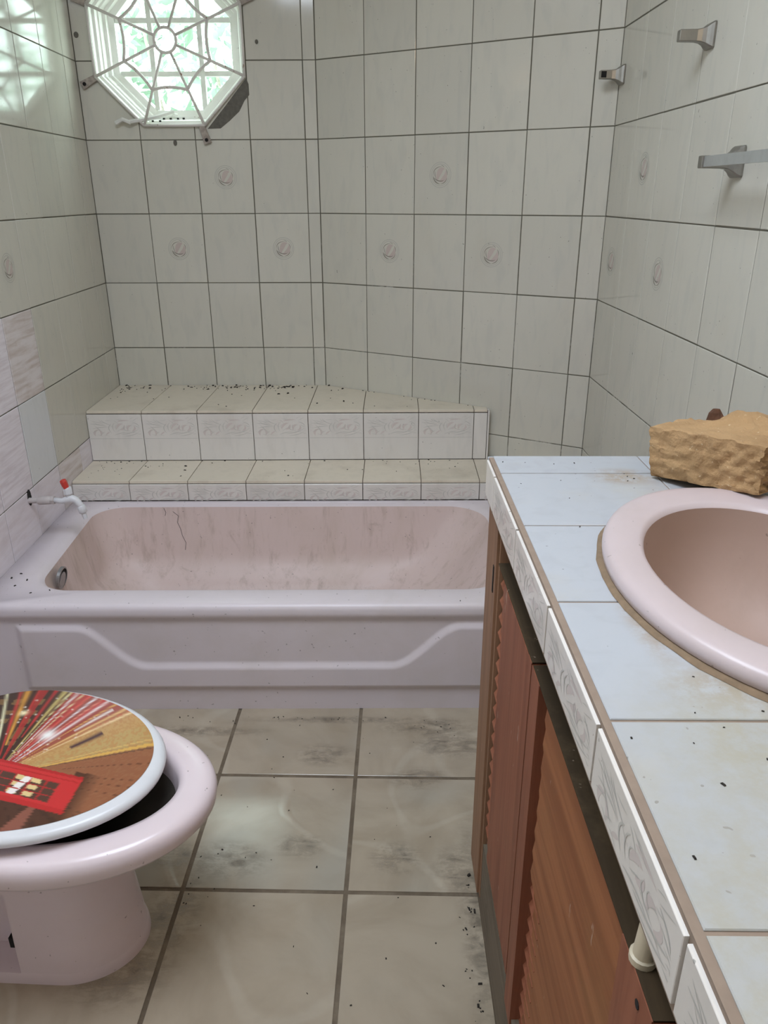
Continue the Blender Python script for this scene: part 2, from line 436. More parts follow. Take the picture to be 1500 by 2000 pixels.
PETALS = [((.10,.95),(.05,.75),(.17,.62),.030),((.20,.95),(.25,.78),(.17,.64),.026),((.52,.62),(.56,.34),(.66,.36),.030),((.60,.66),(.70,.60),(.68,.40),.028),
          ((.74,.70),(.72,.46),(.82,.42),.030),((.82,.72),(.92,.62),(.86,.44),.026),((.30,.92),(.34,.80),(.40,.74),.018),((.56,.26),(.64,.16),(.80,.20),.018)]
def add_floral(mb, x0, x1, ztop, h, y):
    """printed border of leaves and pink flowers"""
    w = x1-x0
    P = lambda p: (x0+.01*w+p[0]*w*.98, ztop-min(.99, max(.01, p[1]))*h)
    for (a, b, c, wd) in PETALS:
        add_stroke(mb, P(a), P(b), P(c), wd*w*.75, y-.00015, 2)
    for (a, b, c, wd) in LEAVES:
        add_stroke(mb, P(a), P(b), P(c), wd*w*.62, y-.0003, 1)

def tile_mesh(name, w, h, mats, t=.010, bev=.0012, floral=None, medal=False, poly=None):
    """tile: face in the local XZ plane looking to -Y, its centre at the origin"""
    mb = MB(); a, b = w/2, h/2
    if poly is None: P = [(-a,-b),(a,-b),(a,b),(-a,b)]
    else: P = poly
    n = len(P)
    cx = sum(p[0] for p in P)/n; cz = sum(p[1] for p in P)/n
    def ins(p):
        dx, dz = cx-p[0], cz-p[1]
        return (p[0]+max(-bev, min(bev, dx)), p[1]+max(-bev, min(bev, dz)))
    r0 = [(x, t, z) for x, z in P]; r1 = [(x, bev*.7, z) for x, z in P]; r2 = [(ins(p)[0], 0, ins(p)[1]) for p in P]
    mb.loft([r0, r1, r2], 0)
    if floral: add_floral(mb, -a+.003, a-.003, b-floral[0], floral[1], 0)
    if floral and h > .12:
        mb.add([(-a+.003, -.0002, b-.088), (a-.003, -.0002, b-.088), (a-.003, -.0002, b-.0895), (-a+.003, -.0002, b-.0895)], [(0,1,2,3)], 1)
    if medal:
        add_disc(mb, 0, 0, .0405, .0405, -.0002, 4, 40, .955); add_disc(mb, 0, 0, .0345, .0345, -.0002, 4, 40, .95)
        add_stroke(mb, (-.012,-.018), (-.004,.024), (.016,.018), .009, -.00015, 5); add_stroke(mb, (-.004,-.02), (.024,-.016), (.020,.014), .008, -.00015, 5)
        for q in (((.005,.026),(-.030,.024),(-.027,-.006),.0013),((-.027,-.004),(-.022,-.026),(.002,-.029),.0022),((.002,-.028),(.022,-.026),(.0265,-.006),.0015),
                  ((-.024,-.008),(-.012,-.02),(.004,-.02),.0016),((-.010,-.016),(.004,-.023),(.016,-.015),.0016),((.02,.018),(.028,.010),(.026,-.004),.0012),
                  ((-.020,.012),(-.022,-.002),(-.014,-.014),.0012),((.002,.030),(.012,.028),(.014,.022),.0009)):
            add_stroke(mb, q[0], q[1], q[2], q[3], -.0003, 3)
    mats = [mats, M_PRINTG2, M_PRINTP2, M_PRINTD, M_PRINTL, M_MEDPINK] if mats in (M_RISER, M_EDGE) else [mats, M_PRINTG, M_PRINTP, M_PRINTD, M_PRINTL, M_MEDPINK]
    return mb.mesh(name, mats)

_tc = {}
def get_tile(w, h, mat, floral=None, medal=False):
    k = (round(w, 4), round(h, 4), mat.name, floral, medal)
    if k not in _tc: _tc[k] = tile_mesh('tile', w, h, mat, floral=floral, medal=medal)
    return _tc[k]

def frame(origin, ux, inward):
    """matrix: local X along the wall, -Y into the room, Z up"""
    ux = Vector(ux).normalized(); y = -Vector(inward).normalized(); z = ux.cross(y)
    return Matrix(((ux.x, y.x, z.x, origin[0]), (ux.y, y.y, z.y, origin[1]), (ux.z, y.z, z.z, origin[2]), (0,0,0,1)))

def tiled_wall(name, P0, ux, inward, length, joints, rows, variant=None, thick=.12, z0=0.0, z1=ZTOP, s0=0.0):
    """slab of grout with every tile a child of it; s runs along ux from P0"""
    mw = frame(P0, ux, inward)
    mb = MB(); mb.box((s0-.13, DEP, z0), (length+.13, thick, z1))
    wall = mb.obj(name, M_GROUT, None, mw=mw); setp(wall, kind='structure')
    tiles = {}
    for c in range(len(joints)-1):
        for r in range(len(rows)-1):
            a, b = joints[c], joints[c+1]; p, q = rows[r], rows[r+1]
            w, h = b-a-GAP, q-p-GAP
            if w < .004 or h < .004: continue
            v = variant(c, r) if variant else None
            if v == 'skip': continue
            mat, med = (v if v else (M_TILE, False))
            jx, jz = random.uniform(-.0004, .0004), random.uniform(-.0004, .0004)
            o = link('tile', get_tile(w, h, mat, None, med), wall)
            o.location = ((a+b)/2+jx, random.uniform(-.0003, .0003), (p+q)/2+jz)
            o.rotation_euler = (random.uniform(-.0012, .0012), 0, random.uniform(-.0016, .0016))
            tiles[(c, r)] = o
    return wall, tiles

# rows: index r covers ZL[r]..ZL[r+1];  image line z_k is ZL[k+2]
ROWS = ZL[:-1]+[ZTOP]
# back wall
def vb(c, r):
    if (c, r) in ((2, 5), (1, 4), (3, 4)): return (M_TILE, True)
wall_back, tb = tiled_wall('wall_back', (0,0,0), (1,0,0), (0,-1,0), AXC, [0,.2,.4,.6,.8,AXC], ROWS, vb, .12)
# slanting wall to its right
def va(c, r):
    if (c, r) in ((1, 4), (3, 4), (2, 5)): return (M_TILE, True)
udir = Vector((math.cos(AA), math.sin(AA), 0)); uin = Vector((math.sin(AA), -math.cos(AA), 0))
wall_corner, ta = tiled_wall('wall_corner', (AXC,0,0), udir, uin, AL, [0,.2,.4,.6,.8,1.0,AL], ROWS, va, .12)
# right wall
rdir = Vector((math.cos(RA), math.sin(RA), 0)); rin = Vector((math.sin(RA), -math.cos(RA), 0))
RLEN = 3.42
def vr(c, r):
    if (c, r) in ((1, 5), (0, 4), (2, 4)): return (M_TILE, True)
rj = [0]+[.2*i+.0044 for i in range(1, 17)]+[RLEN]
wall_right, tr_ = tiled_wall('wall_right', C3, rdir, rin, RLEN, rj, ROWS, vr, .12)
# left wall; s runs from the front of the room to the back corner
LLEN = 3.9
ldir = Vector((-.0319, 1, 0)).normalized(); lin = Vector((1, .0319, 0)).normalized()
P_L = Vector((0,0,0))-ldir*LLEN
lj_back = [0, .118]+[.118+.2*i for i in range(1, 19)]+[LLEN]
lj = [LLEN-s for s in reversed(lj_back)]
NL = len(lj)-2
def vl(c, r):
    k = NL-c                     # 0 at the back corner
    if r == 4 and k == 4: return (M_TILE, True)
    if r == 3 and k >= 5: return (M_COMBED, False)
    if r == 3 and k == 4: return (M_STAINED, False)
    if r == 2 and k >= 5: return (M_COMBED, False)
    if r == 2 and k == 4: return (M_CLEAN, False)
    if r == 1 and k >= 2: return (M_STAINED if k == 3 else M_PINKISH, False)
    if r == 0 and k >= 2: return (M_PINKISH, False)
wall_left, tl = tiled_wall('wall_left', P_L, ldir, lin, LLEN, lj, ROWS, vl, .12)

# front wall behind the camera, its doorway closed by an added door
mb = MB(); YF = -3.9
mb.box((-.05, YF-.1, 0), (.20, YF, ZTOP)); mb.box((1.05, YF-.1, 0), (2.1, YF, ZTOP)); mb.box((.20, YF-.1, 2.12), (1.05, YF, ZTOP))
setp(mb.obj('wall_front', M_PLASTER), kind='structure')
mb = MB(); mb.box((.205, YF-.075, .004), (1.045, YF-.035, 2.115)); dr = setp(mb.obj('blocking_door', M_WHITEPAINT), kind='structure')  # unseen closed door, added to keep the outside sky light out
for (x0, x1) in ((.30, .58), (.67, .95)):
    for (z0, z1) in ((.18, .92), (1.06, 1.96)):
        p = MB(); p.box((x0, YF-.036, z0), (x1, YF-.029, z1)); p.obj('blocking_door_panel', M_WHITEPAINT, dr)
p = MB(); p.tube([(.96, YF-.036, 1.0), (.96, YF-.015, 1.0), (.96, YF+.010, 1.0), (.96, YF+.022, 1.0)], [.012, .012, .026, .018], 14); p.obj('blocking_door_knob', M_PLASTER, dr, True)
mb = MB(); mb.box((-.2, -4.0, ZTOP), (2.15, .12, ZTOP+.06)); setp(mb.obj('ceiling', M_CEIL), kind='structure')

# floor: slab of grout, tiles as children
mb = MB(); mb.box((-.1, -4.9, -.06), (2.1, .1, -.0022))
floor = mb.obj('floor', M_FLOORGROUT); setp(floor, kind='structure')
FS = .3316; fang = -.0131
fu = Vector((math.cos(fang), math.sin(fang), 0)); fv = Vector((-math.sin(fang), math.cos(fang), 0))
F0 = Vector((.6995, -1.6120, 0))
ftile = tile_mesh('floor_tile', FS-.009, FS-.009, M_FLOOR, .012, .0009)
for i in range(-3, 4):
    for j in range(-7, 2):
        cpos = F0+fu*FS*(i+.5)+fv*FS*(j+.5)
        if cpos.x < -.1 or cpos.x > 2.05: continue
        o = link('floor_tile', ftile, floor)
        mwt = Matrix(((fu.x, 0, 0, 0), (fu.y, 0, 0, 0), (0, 0, 0, 0), (0, 0, 0, 1)))
        # local X -> fu, local Z -> fv, local -Y -> up
        o.matrix_local = Matrix(((fu.x, 0, fv.x, cpos.x), (fu.y, 0, fv.y, cpos.y), (0, -1, 0, random.uniform(-.0004, .0004)), (0,0,0,1)))

# ------------------------------------------------------------------ window
WX, WZ = .331, 1.797
def octo(ap, y, cx=WX, cz=WZ):
    R = ap/math.cos(math.pi/8)
    return [(cx+R*math.cos(math.pi/8+i*math.pi/4), y, cz+R*math.sin(math.pi/8+i*math.pi/4)) for i in range(8)]
mb = MB(); mb.loft([octo(.2665, -.1), octo(.2665, .3)])
cutter = mb.obj('cutter', M_MORTAR)
bpy.context.view_layer.update()
cut(wall_back, cutter)
for (c, r), o in tb.items():
    if c <= 2 and ZL[r+1] > WZ-.29 and ZL[r] < WZ+.29: cut(o, cutter)
bpy.data.objects.remove(cutter)
win = empty('window_1', (WX, 0, WZ-.2665)); setp(win, kind='structure')
IW = Matrix.Translation(Vector((-WX, 0, -(WZ-.2665))))
prof = [(.2663, .118), (.2663, -.003), (.2600, -.004), (.2585, .020), (.2500, .022), (.2490, .045), (.2440, .047), (.2380, .066), (.2280, .068), (.2262, .086), (.2140, .089), (.2065, .092), (.2060, .112), (.2065, .118)]
for k in range(8):
    mbk = MB(); rg = []
    for (ap, y) in prof:
        o8 = octo(ap, y); rg.append([o8[k], o8[(k+1)%8]])
    n2 = len(rg); vs = [p for r in rg for p in r]
    mbk.add(vs, [(2*i, 2*i+1, 2*((i+1)%n2)+1, 2*((i+1)%n2)) for i in range(n2)]+[tuple(2*i for i in range(n2)), tuple(2*i+1 for i in range(n2-1, -1, -1))])
    mbk.obj('frame_side', M_FRAME, win, mw=IW)
ocl = octo(.206, 0)
def clip_oct(poly):
    for i in range(8):
        a = math.pi/4*(i+1) + 0.0
        nx, nz = math.cos(a), math.sin(a)
        poly = clip(poly, nx, nz, nx*WX+nz*WZ+.206)
    return poly
xs = [WX-.206, .2475, .4245, WX+.206]; zs = [WZ-.206, 1.709, 1.876, WZ+.206]
for x in xs[1:3]:
    p = MB(); p.box((x-.0085, .094, zs[0]+.002), (x+.0085, .112, zs[3]-.002)); p.obj('glazing_bar', M_WHITEPAINT, win, mw=IW)
for z in zs[1:3]:
    p = MB(); p.box((xs[0]+.002, .095, z-.008), (xs[3]-.002, .111, z+.008)); p.obj('glazing_bar', M_WHITEPAINT, win, mw=IW)
for i in range(3):
    for j in range(3):
        poly = clip_oct([(xs[i], zs[j]), (xs[i+1], zs[j]), (xs[i+1], zs[j+1]), (xs[i], zs[j+1])])
        if len(poly) < 3: continue
        p = MB(); n = len(poly)
        p.add([(x, .102, z) for x, z in poly]+[(x, .105, z) for x, z in poly], [tuple(range(n)), tuple(range(2*n-1, n-1, -1))]+[(k, (k+1)%n, n+(k+1)%n, n+k) for k in range(n)])
        p.obj('pane', M_GLASS, win, mw=IW)
# loose latch arm on the sill, screw holes in the bottom frame
p = MB(); p.tube([(.170, -.024, 1.543), (.262, .010, 1.562), (.318, .045, 1.582)], .0075, 6); p.tube([(.124, -.024, 1.540), (.150, -.024, 1.552), (.178, -.024, 1.541)], .0075, 6)
p.tube([(.312, .055, 1.574), (.328, .060, 1.570)], .007, 6)
p.obj('latch_arm', M_WHITEPAINT, win, mw=IW)
for (x, y, z) in ((.243, .030, 1.5515), (.270, .030, 1.5515), (.275, .0655, 1.5622), (.300, .0655, 1.5622), (.327, .0655, 1.5622), (.348, .0655, 1.5622)):
    p = MB(); p.tube([(x, y, z-.004), (x, y-.001, z+.0015)], .0042, 8); p.obj('screw_hole', M_BLACK, win, mw=IW)
# patch of bare mortar where tile is broken by the window
p = MB(); poly = [(.598, 1.682), (.606, 1.664), (.606, 1.630), (.588, 1.612), (.567, 1.578), (.530, 1.548), (.495, 1.5235), (.448, 1.5225), (.52, 1.598)]
n = len(poly)
p.add([(x, -.0012, z) for x, z in poly]+[(x, .006, z) for x, z in poly], [tuple(range(n)), tuple(range(2*n-1, n-1, -1))]+[(k, (k+1)%n, n+(k+1)%n, n+k) for k in range(n)])
p.obj('mortar_patch', M_MORTAR, wall_back, mw=wall_back.matrix_world.inverted())
for (x, z, w, h) in ((.325, 1.477, .014, .021), (.016, 1.817, .018, .020), (.643, 1.793, .012, .015)):
    p = MB(); add_disc(p, x, z, w*.5, h*.5, -.0011, 0, 9); p.obj('stain_mark', M_MORTAR, wall_back, mw=wall_back.matrix_world.inverted())

# security grille shaped as a web
gr = empty('window_grille', (WX, -.012, WZ-.285))
setp(gr, 'white spider web shaped iron grille over the octagonal window', 'grille')
IG = Matrix.Translation(Vector((-WX, .012, -(WZ-.285))))
GC = (.327, 1.798); gy = -.012
def gp(a, r): return (GC[0]+r*math.cos(a), gy, GC[1]+r*math.sin(a))
p = MB(); p.tube([gp(2*math.pi*i/32, .0385) for i in range(33)], .0052, 8, caps=False); p.obj('hub_ring', M_GRILLE, gr, True, mw=IG)
oc = octo(.264, gy)
for k in range(8):
    a = math.pi/8+k*math.pi/4
    p = MB(); p.tube([gp(a, .039), oc[k]], .0050, 8); p.obj('spoke', M_GRILLE, gr, True, mw=IG)
    p = MB(); p.tube([oc[k], oc[(k+1)%8]], .0050, 8); p.obj('rim_bar', M_GRILLE, gr, True, mw=IG)
    A = Vector(gp(a, .165)); B = Vector(gp(a+math.pi/4, .165)); mid = Vector(gp(a+math.pi/8, .135))
    p = MB(); p.tube([(1-t)**2*A+2*t*(1-t)*mid+t*t*B for t in [i/10 for i in range(11)]], .0054, 8); p.obj('web_bar', M_GRILLE, gr, True, mw=IG)
def lug(a, b):
    a, b = Vector(a), Vector(b); d = (b-a).normalized(); s = Vector((-d.z, 0, d.x))*.0135
    p = MB(); y0, y1 = -.0135, -.0045
    q = [a-s*.7, a+s*.7, b+s, b-s]
    p.add([(v.x, y0, v.z) for v in q]+[(v.x, y1, v.z) for v in q], [(0,1,2,3),(7,6,5,4)]+[(i,(i+1)%4,4+(i+1)%4,4+i) for i in range(4)])
    o = p.obj('fixing_lug', M_RUST, gr, mw=IG)
    p = MB(); e = b-d*.012; p.tube([(e.x, y0+.002, e.z), (e.x, y0-.003, e.z)], .0062, 10); s_ = p.obj('screw', M_BLACK, o)
lug((.074, 0, 1.688), (.016, 0, 1.660)); lug((.428, 0, 1.535), (.447, 0, 1.474)); lug((.588, 0, 1.905), (.640, 0, 1.930)); lug((.074, 0, 1.905), (.018, 0, 1.930))

# shrub in the garden outside the window
rs = random.Random(3); p = MB()
for i in range(11000):
    c = Vector((rs.uniform(-2.6, 2.2), rs.uniform(2.2, 3.2), rs.uniform(.3, 3.5)))
    if noise.noise(c*1.3) < -.33: continue
    a = Vector((rs.gauss(0,1), rs.gauss(0,1), rs.gauss(0,1))).normalized(); b = a.orthogonal().normalized(); s = rs.uniform(.04, .085)
    p.add([c-a*s, c+b*s*.45, c+a*s, c-b*s*.45], [(0,1,2,3)])
shr = p.obj('garden_hedge', M_LEAF, fix=False)
setp(shr, 'pale green leafy hedge outside behind the octagonal window', 'hedge')
# (leaves hang from a few thin stems rooted in the ground outside)
p = MB()
for k in range(7):
    x = -1.3+k*.42; p.tube([(x, 2.75, 0), (x+.1, 2.8, 1.2), (x-.1, 2.7, 2.6), (x+.05, 2.75, 3.2)], [.02, .016, .01, .004], 6)
p.obj('stem', M_RUST, shr)
p = MB(); p.box((-3, .14, -.06), (4, 6, -.005)); setp(p.obj('ground_outside', M_MORTAR), kind='structure')

# ------------------------------------------------------------------ tiled ledge and step behind the bath
ZLEDGE, ZSTEP, ZRIM = .5837, .3976, .328
def f1(x): return -.4118+.0168*x
def f2(x): return -.6357+.0118*x
nA = (-math.sin(AA), math.cos(AA))                     # half-plane of the slanting wall (room side)
def clip_room(poly):
    poly = clip(poly, nA[0], nA[1], nA[0]*AXC-.0015)   # slanting wall
    poly = clip(poly, 0, 1, -.0015)                    # back wall
    poly = clip(poly, -1, -.0319, -.0015)              # left wall
    return poly
ZB = Matrix.Identity(4)
def top_poly_tile(parent, poly, ztop, mat, th=.009, name='tread_tile'):
    cx = sum(p[0] for p in poly)/len(poly); cy = sum(p[1] for p in poly)/len(poly)
    q = []
    for (x, y) in poly:
        q.append((x-cx, y-cy))
    mb = MB(); b = .0012; n = len(q)
    a = sum(q[i][0]*q[(i+1)%n][1]-q[(i+1)%n][0]*q[i][1] for i in range(n))
    if a < 0: q = q[::-1]
    inn = [(x*(1-b/max(.02, math.hypot(x, y))), y*(1-b/max(.02, math.hypot(x, y)))) for x, y in q]
    mb.loft([[(x, y, -th) for x, y in q], [(x, y, -b*.7) for x, y in q], [(x, y, 0) for x, y in inn]])
    return mb.obj(name, mat, parent, loc=Vector((cx, cy, ztop))-parent.location)

ledge = empty('tiled_ledge', (.75, -.2, 0)); setp(ledge, 'high tiled ledge with leaf border running along the back wall', 'ledge')
core = clip_room([(0, -.001), (1.462, -.001), (1.462, f1(1.462)+.004), (0, f1(0)+.004)])
mb = MB(); mb.prism(core, 0, ZLEDGE-.0035); mb.obj('core', M_LEDGECORE, ledge, loc=-ledge.location)
jl = [.0]+[.0125+.2*i for i in range(1, 8)]+[1.4615]
for i in range(len(jl)-1):
    a, b = jl[i]+.0012, jl[i+1]-.0012
    poly = clip_room([(a, f1(a)+.002), (b, f1(b)+.002), (b, -.0005), (a, -.0005)])
    if len(poly) >= 3: top_poly_tile(ledge, poly, ZLEDGE, M_TREAD)
    # riser tile
    xa = max(a, lwall_x(f1(a))+.002)
    w = b-xa; h = ZLEDGE-.0125-ZSTEP-.0015
    o = link('riser_tile', tile_mesh('riser_tile', w, h, M_RISER, .009, .001, floral=(.006, .076) if w > .15 else None), ledge)
    xm = (xa+b)/2
    o.matrix_local = Matrix.Translation(Vector((xm, f1(xm)-.005, ZSTEP+.0015+h/2))-ledge.location) @ Matrix.Rotation(.0168, 4, 'Z')
# end face of the ledge
ye0, ye1 = f1(1.4615)-.004, -(1.4615-AXC)*math.tan(-AA)-.003
mb = MB(); mb.box((1.4625, ye0, ZSTEP), (1.4685, ye1, ZLEDGE-.004)); mb.obj('end_tile', M_RISER, ledge, loc=-ledge.location)

step = empty('tiled_step', (.75, -.5, 0)); setp(step, 'low tiled step with leaf border between the ledge and the bath', 'step')
core = clip_room([(0, f1(0)+.003), (1.70, f1(1.70)+.003), (1.70, f2(1.70)+.004), (0, f2(0)+.004)])
core = clip(core, 1, 0, 1.70)
mb = MB(); mb.prism(core, 0, ZSTEP-.0035); mb.obj('core', M_LEDGECORE, step, loc=-step.location)
js = [.0]+[.0165+.2*i for i in range(1, 9)]+[1.70]
for i in range(len(js)-1):
    a, b = js[i]+.0012, js[i+1]-.0012
    poly = clip_room([(a, f2(a)+.002), (b, f2(b)+.002), (b, f1(b)-.0055), (a, f1(a)-.0055)])
    if len(poly) >= 3: top_poly_tile(step, poly, ZSTEP, M_TREAD)
    xa = max(a, lwall_x(f2(a))+.002)
    w = b-xa; h = ZSTEP-.0115-ZRIM-.001
    if w > .02:
        o = link('riser_tile', tile_mesh('riser_tile', w, h, M_RISER, .009, .001, floral=(.001, .062) if w > .15 else None), step)
        xm = (xa+b)/2
        o.matrix_local = Matrix.Translation(Vector((xm, f2(xm)-.005, ZRIM+.001+h/2))-step.location) @ Matrix.Rotation(.0118, 4, 'Z')

# ------------------------------------------------------------------ bathtub
TUBO = Vector((.036, -.6425, 0)); TROT = .0125
tub = empty('bathtub', TUBO, TROT); setp(tub, 'pink built-in bathtub with moulded front panel below the tiled step', 'bathtub')
TL, TD = 1.5, .7295
def rrect(x0, x1, y0, y1, r, n=10, m=14):
    """closed loop, y1 is the back (bigger y)"""
    if not hasattr(r, '__len__'): r = (r, r, r, r)   # front-left, front-right, back-right, back-left
    cs = [(x0+r[0], y0+r[0], math.pi, r[0]), (x1-r[1], y0+r[1], 1.5*math.pi, r[1]), (x1-r[2], y1-r[2], 0, r[2]), (x0+r[3], y1-r[3], .5*math.pi, r[3])]
    pts = []
    for k, (cx, cy, a0, rr) in enumerate(cs):
        arc = [(cx+rr*math.cos(a0+.5*math.pi*i/n), cy+rr*math.sin(a0+.5*math.pi*i/n)) for i in range(n+1)]
        pts += arc
        nc = cs[(k+1)%4]; q = (nc[0]+nc[3]*math.cos(nc[2]), nc[1]+nc[3]*math.sin(nc[2])); p0 = arc[-1]
        pts += [(lerp(p0[0], q[0], i/m), lerp(p0[1], q[1], i/m)) for i in range(1, m)]
    return pts
ix0, ix1, iy0, iy1 = .092, 1.392, -.644, -.010
def ring(x0, x1, y0, y1, r, z):
    out = []
    for x, y in rrect(x0, x1, y0, y1, r):
        if x0 > .02:      # the drain end runs a little askew, closer to the wall at the back
            w = max(0., 1-(x-x0)/.45); x -= .034*w*max(0., min(1., (y-iy0)/(iy1-iy0)))
        out.append((x, y, z))
    return out
R4 = (.10, .13, .13, .10)
def wallfit(rg):
    out = []
    for (x, y, z) in rg:
        if x < .03:
            wy = TUBO.y+y; x = max(x, lwall_x(wy)+.0015-TUBO.x+TROT*y)
        out.append((x, y, z))
    return out
rim = []
rim.append(wallfit(ring(-.03, TL, -TD+.0, 0, .012, .300)))
rim.append(wallfit(ring(-.03, TL, -TD+.0, 0, .012, .312)))
rim.append(wallfit(ring(-.03, TL-.002, -TD+.003, -.001, .013, .3205)))
rim.append(wallfit(ring(-.03, TL-.006, -TD+.009, -.002, .016, .3262)))
rim.append(wallfit(ring(-.028, TL-.012, -TD+.016, -.004, .02, ZRIM)))
rim.append(ring(ix0-.004, ix1+.03, iy0-.004, iy1+.008, tuple(r+.02 for r in R4), ZRIM))
rim.append(ring(ix0+.010, ix1+.012, iy0+.004, iy1-.008, tuple(r+.008 for r in R4), ZRIM-.003))
rim.append(ring(ix0+.020, ix1, iy0+.010, iy1-.018, R4, ZRIM-.012))
mb = MB(); mb.loft(rim, 0, False, False); mb.obj('rim', M_TUB, tub, True)
inn = [rim[-1]]
for k in range(1, 13):
    t = k/12; z = lerp(ZRIM-.012, .046, t**.9)
    g = t**1.1; rr = sstep((t-.62)/.38)*.050
    inn.append(ring(ix0+.02+.045*g+rr, ix1-.20*g-rr, iy0+.010+.045*g+rr, iy1-.018-.045*g-rr, tuple(r+.02*g for r in R4), z))
inn.append(ring(ix0+.16, ix1-.33, iy0+.14, iy1-.14, .09, .036)); inn.append(ring(ix0+.40, ix1-.6, iy0+.26, iy1-.26, .03, .033))
mb = MB(); mb.loft(inn, 0, False, True); mb.obj('basin', M_TUBIN, tub, True)
# hairline cracks in the back of the bath
for line in ([(.33, .300), (.348, .285), (.343, .262), (.352, .240), (.357, .215), (.368, .190), (.364, .165)], [(.300, .312), (.306, .297), (.302, .285)]):
    pts = []
    for (x, z) in line:
        tt = ((ZRIM-.012-z)/(ZRIM-.012-.046)) ; tt = max(0., tt)**(1/.9); pts.append((x, iy1-.018-.045*tt**1.1-sstep((tt-.62)/.38)*.050-.0004, z))
    p = MB(); p.tube(pts, .0007, 5); p.obj('hairline_crack', M_DIRT, tub)
# apron: height field with raised panel
def ztop(x):
    X = x+.036
    if X < .285: return .268
    if X < .46: return lerp(.268, .150, sstep((X-.285)/.175))
    if X < 1.105: return .150
    if X < 1.29: return lerp(.150, .272, sstep((X-1.105)/.185))
    return .272
def relief(x, z):
    g = (ztop(x+.004)-ztop(x-.004))/.008
    d1 = (ztop(x)-z)/math.sqrt(1+g*g); d2 = (x-.090)/1.0; d3 = (z-.066); d4 = (1.41-x)
    d = min(d1/.016, d2/.016, d3/.013, d4/.016)
    return .0095*max(0., min(1., d+.0))
NX, NZ = 320, 72
vs = []; fs = []
for j in range(NZ+1):
    z = .302*j/NZ
    for i in range(NX+1):
        x = -.0+TL*i/NX
        back = .004 if z < .062 else 0
        vs.append((x, -TD+.010-relief(x, z)+back*0 + (-.010*sstep((z-.270)/.03)), z))
for j in range(NZ):
    for i in range(NX):
        a = j*(NX+1)+i; fs.append((a, a+1, a+NX+2, a+NX+1))
mb = MB(); mb.add(vs, fs); mb.obj('apron', M_TUB, tub, True, fix=False)
# overflow outlet
ov = MB(); cx, cy, cz = ix0+.033, -1.128-TUBO.y, .283
tilt = Matrix.Translation((cx, cy, cz)) @ Matrix.Rotation(math.radians(9), 4, 'Y')
ring_o = lambda r, d: [tuple(tilt @ Vector((d, r*math.cos(2*math.pi*i/28), r*math.sin(2*math.pi*i/28)))) for i in range(28)]
ov.loft([ring_o(.033, -.006), ring_o(.033, .0025), ring_o(.031, .0035), ring_o(.0285, .003), ring_o(.0285, -.006)])
oo = ov.obj('overflow_ring', M_STEEL, tub, True, angle=40)
p = MB(); p.loft([ring_o(.029, -.0005), ring_o(.029, .0012)]); p.obj('overflow_hole', M_BLACK, oo)
p = MB(); p.loft([[tuple(tilt @ Vector((d, -.003+.0225*math.cos(2*math.pi*i/20), -.004+.0235*math.sin(2*math.pi*i/20)))) for i in range(20)] for d in (.0012, .003)]); p.obj('overflow_plate', M_STEEL, oo)

# ------------------------------------------------------------------ tap on the left wall
tp = empty('wall_tap', (lwall_x(-.965), -.965, .458)); setp(tp, 'white plastic tap with red handle sticking out of the left wall', 'tap')
def T(x, z, y=0): return (x, y, z)
p = MB(); p.tube([T(-.012, 0), T(.032, .001)], .0085, 12); p.obj('pipe_stub', M_OLDPVC, tp, True, angle=50)
p = MB(); p.tube([T(.028, .0), T(.030, .0), T(.066, .002), T(.068, .002)], [.011, .0125, .0125, .011], 14)
cp = p.obj('coupling', M_OLDPVC, tp, True, angle=50)
p = MB(); p.tube([T(.0675, .002), T(.069, .002), T(.077, .002), T(.078, .002)], [.012, .0135, .0135, .012], 6); p.obj('coupling_nut', M_OLDPVC, tp)
p = MB(); p.tube([T(.077, .002), T(.100, -.001), T(.116, .004), T(.128, .008), T(.142, .002), T(.152, -.012), T(.156, -.022)], [.0085, .0085, .011, .0125, .0105, .0095, .0100], 14)
p.obj('body', M_WHITEPVC, tp, True)
p = MB(); p.tube([T(.153, -.016), T(.154, -.018), T(.158, -.036), T(.1585, -.038)], [.0105, .0122, .0122, .010], 12); sp = p.obj('spout_collar', M_WHITEPVC, tp, True, angle=50)
p = MB(); p.tube([T(.158, -.036), T(.162, -.057)], [.0078, .0068], 12); p.obj('spout_nozzle', M_WHITEPVC, tp, True, angle=50)
p = MB(); p.tube([T(.125, .006), T(.123, .016), T(.122, .022), T(.1225, .023), T(.121, .040), T(.1205, .041)], [.0095, .0095, .0095, .0130, .0130, .011], 8); p.obj('bonnet', M_WHITEPVC, tp, True, angle=40)
p = MB(); p.tube([T(.1205, .040), T(.118, .047), T(.114, .060), T(.112, .066), T(.1115, .0675)], [.008, .0095, .0105, .009, .005], 6); p.obj('handle', M_RED, tp)
p = MB()
hole = [(.030*math.cos(a)*.42, .026*math.sin(a)) for a in [2*math.pi*i/12 for i in range(12)]]
p.add([(s, -.0012, z+.007) for s, z in hole]+[(s, .004, z+.007) for s, z in hole], [tuple(range(12)), tuple(range(23, 11, -1))]+[(i, (i+1)%12, 12+(i+1)%12, 12+i) for i in range(12)])
p.obj('pipe_hole', M_BLACK, wall_left, mw=wall_left.matrix_world.inverted() @ frame((lwall_x(-.958), -.958, .458), ldir, lin))

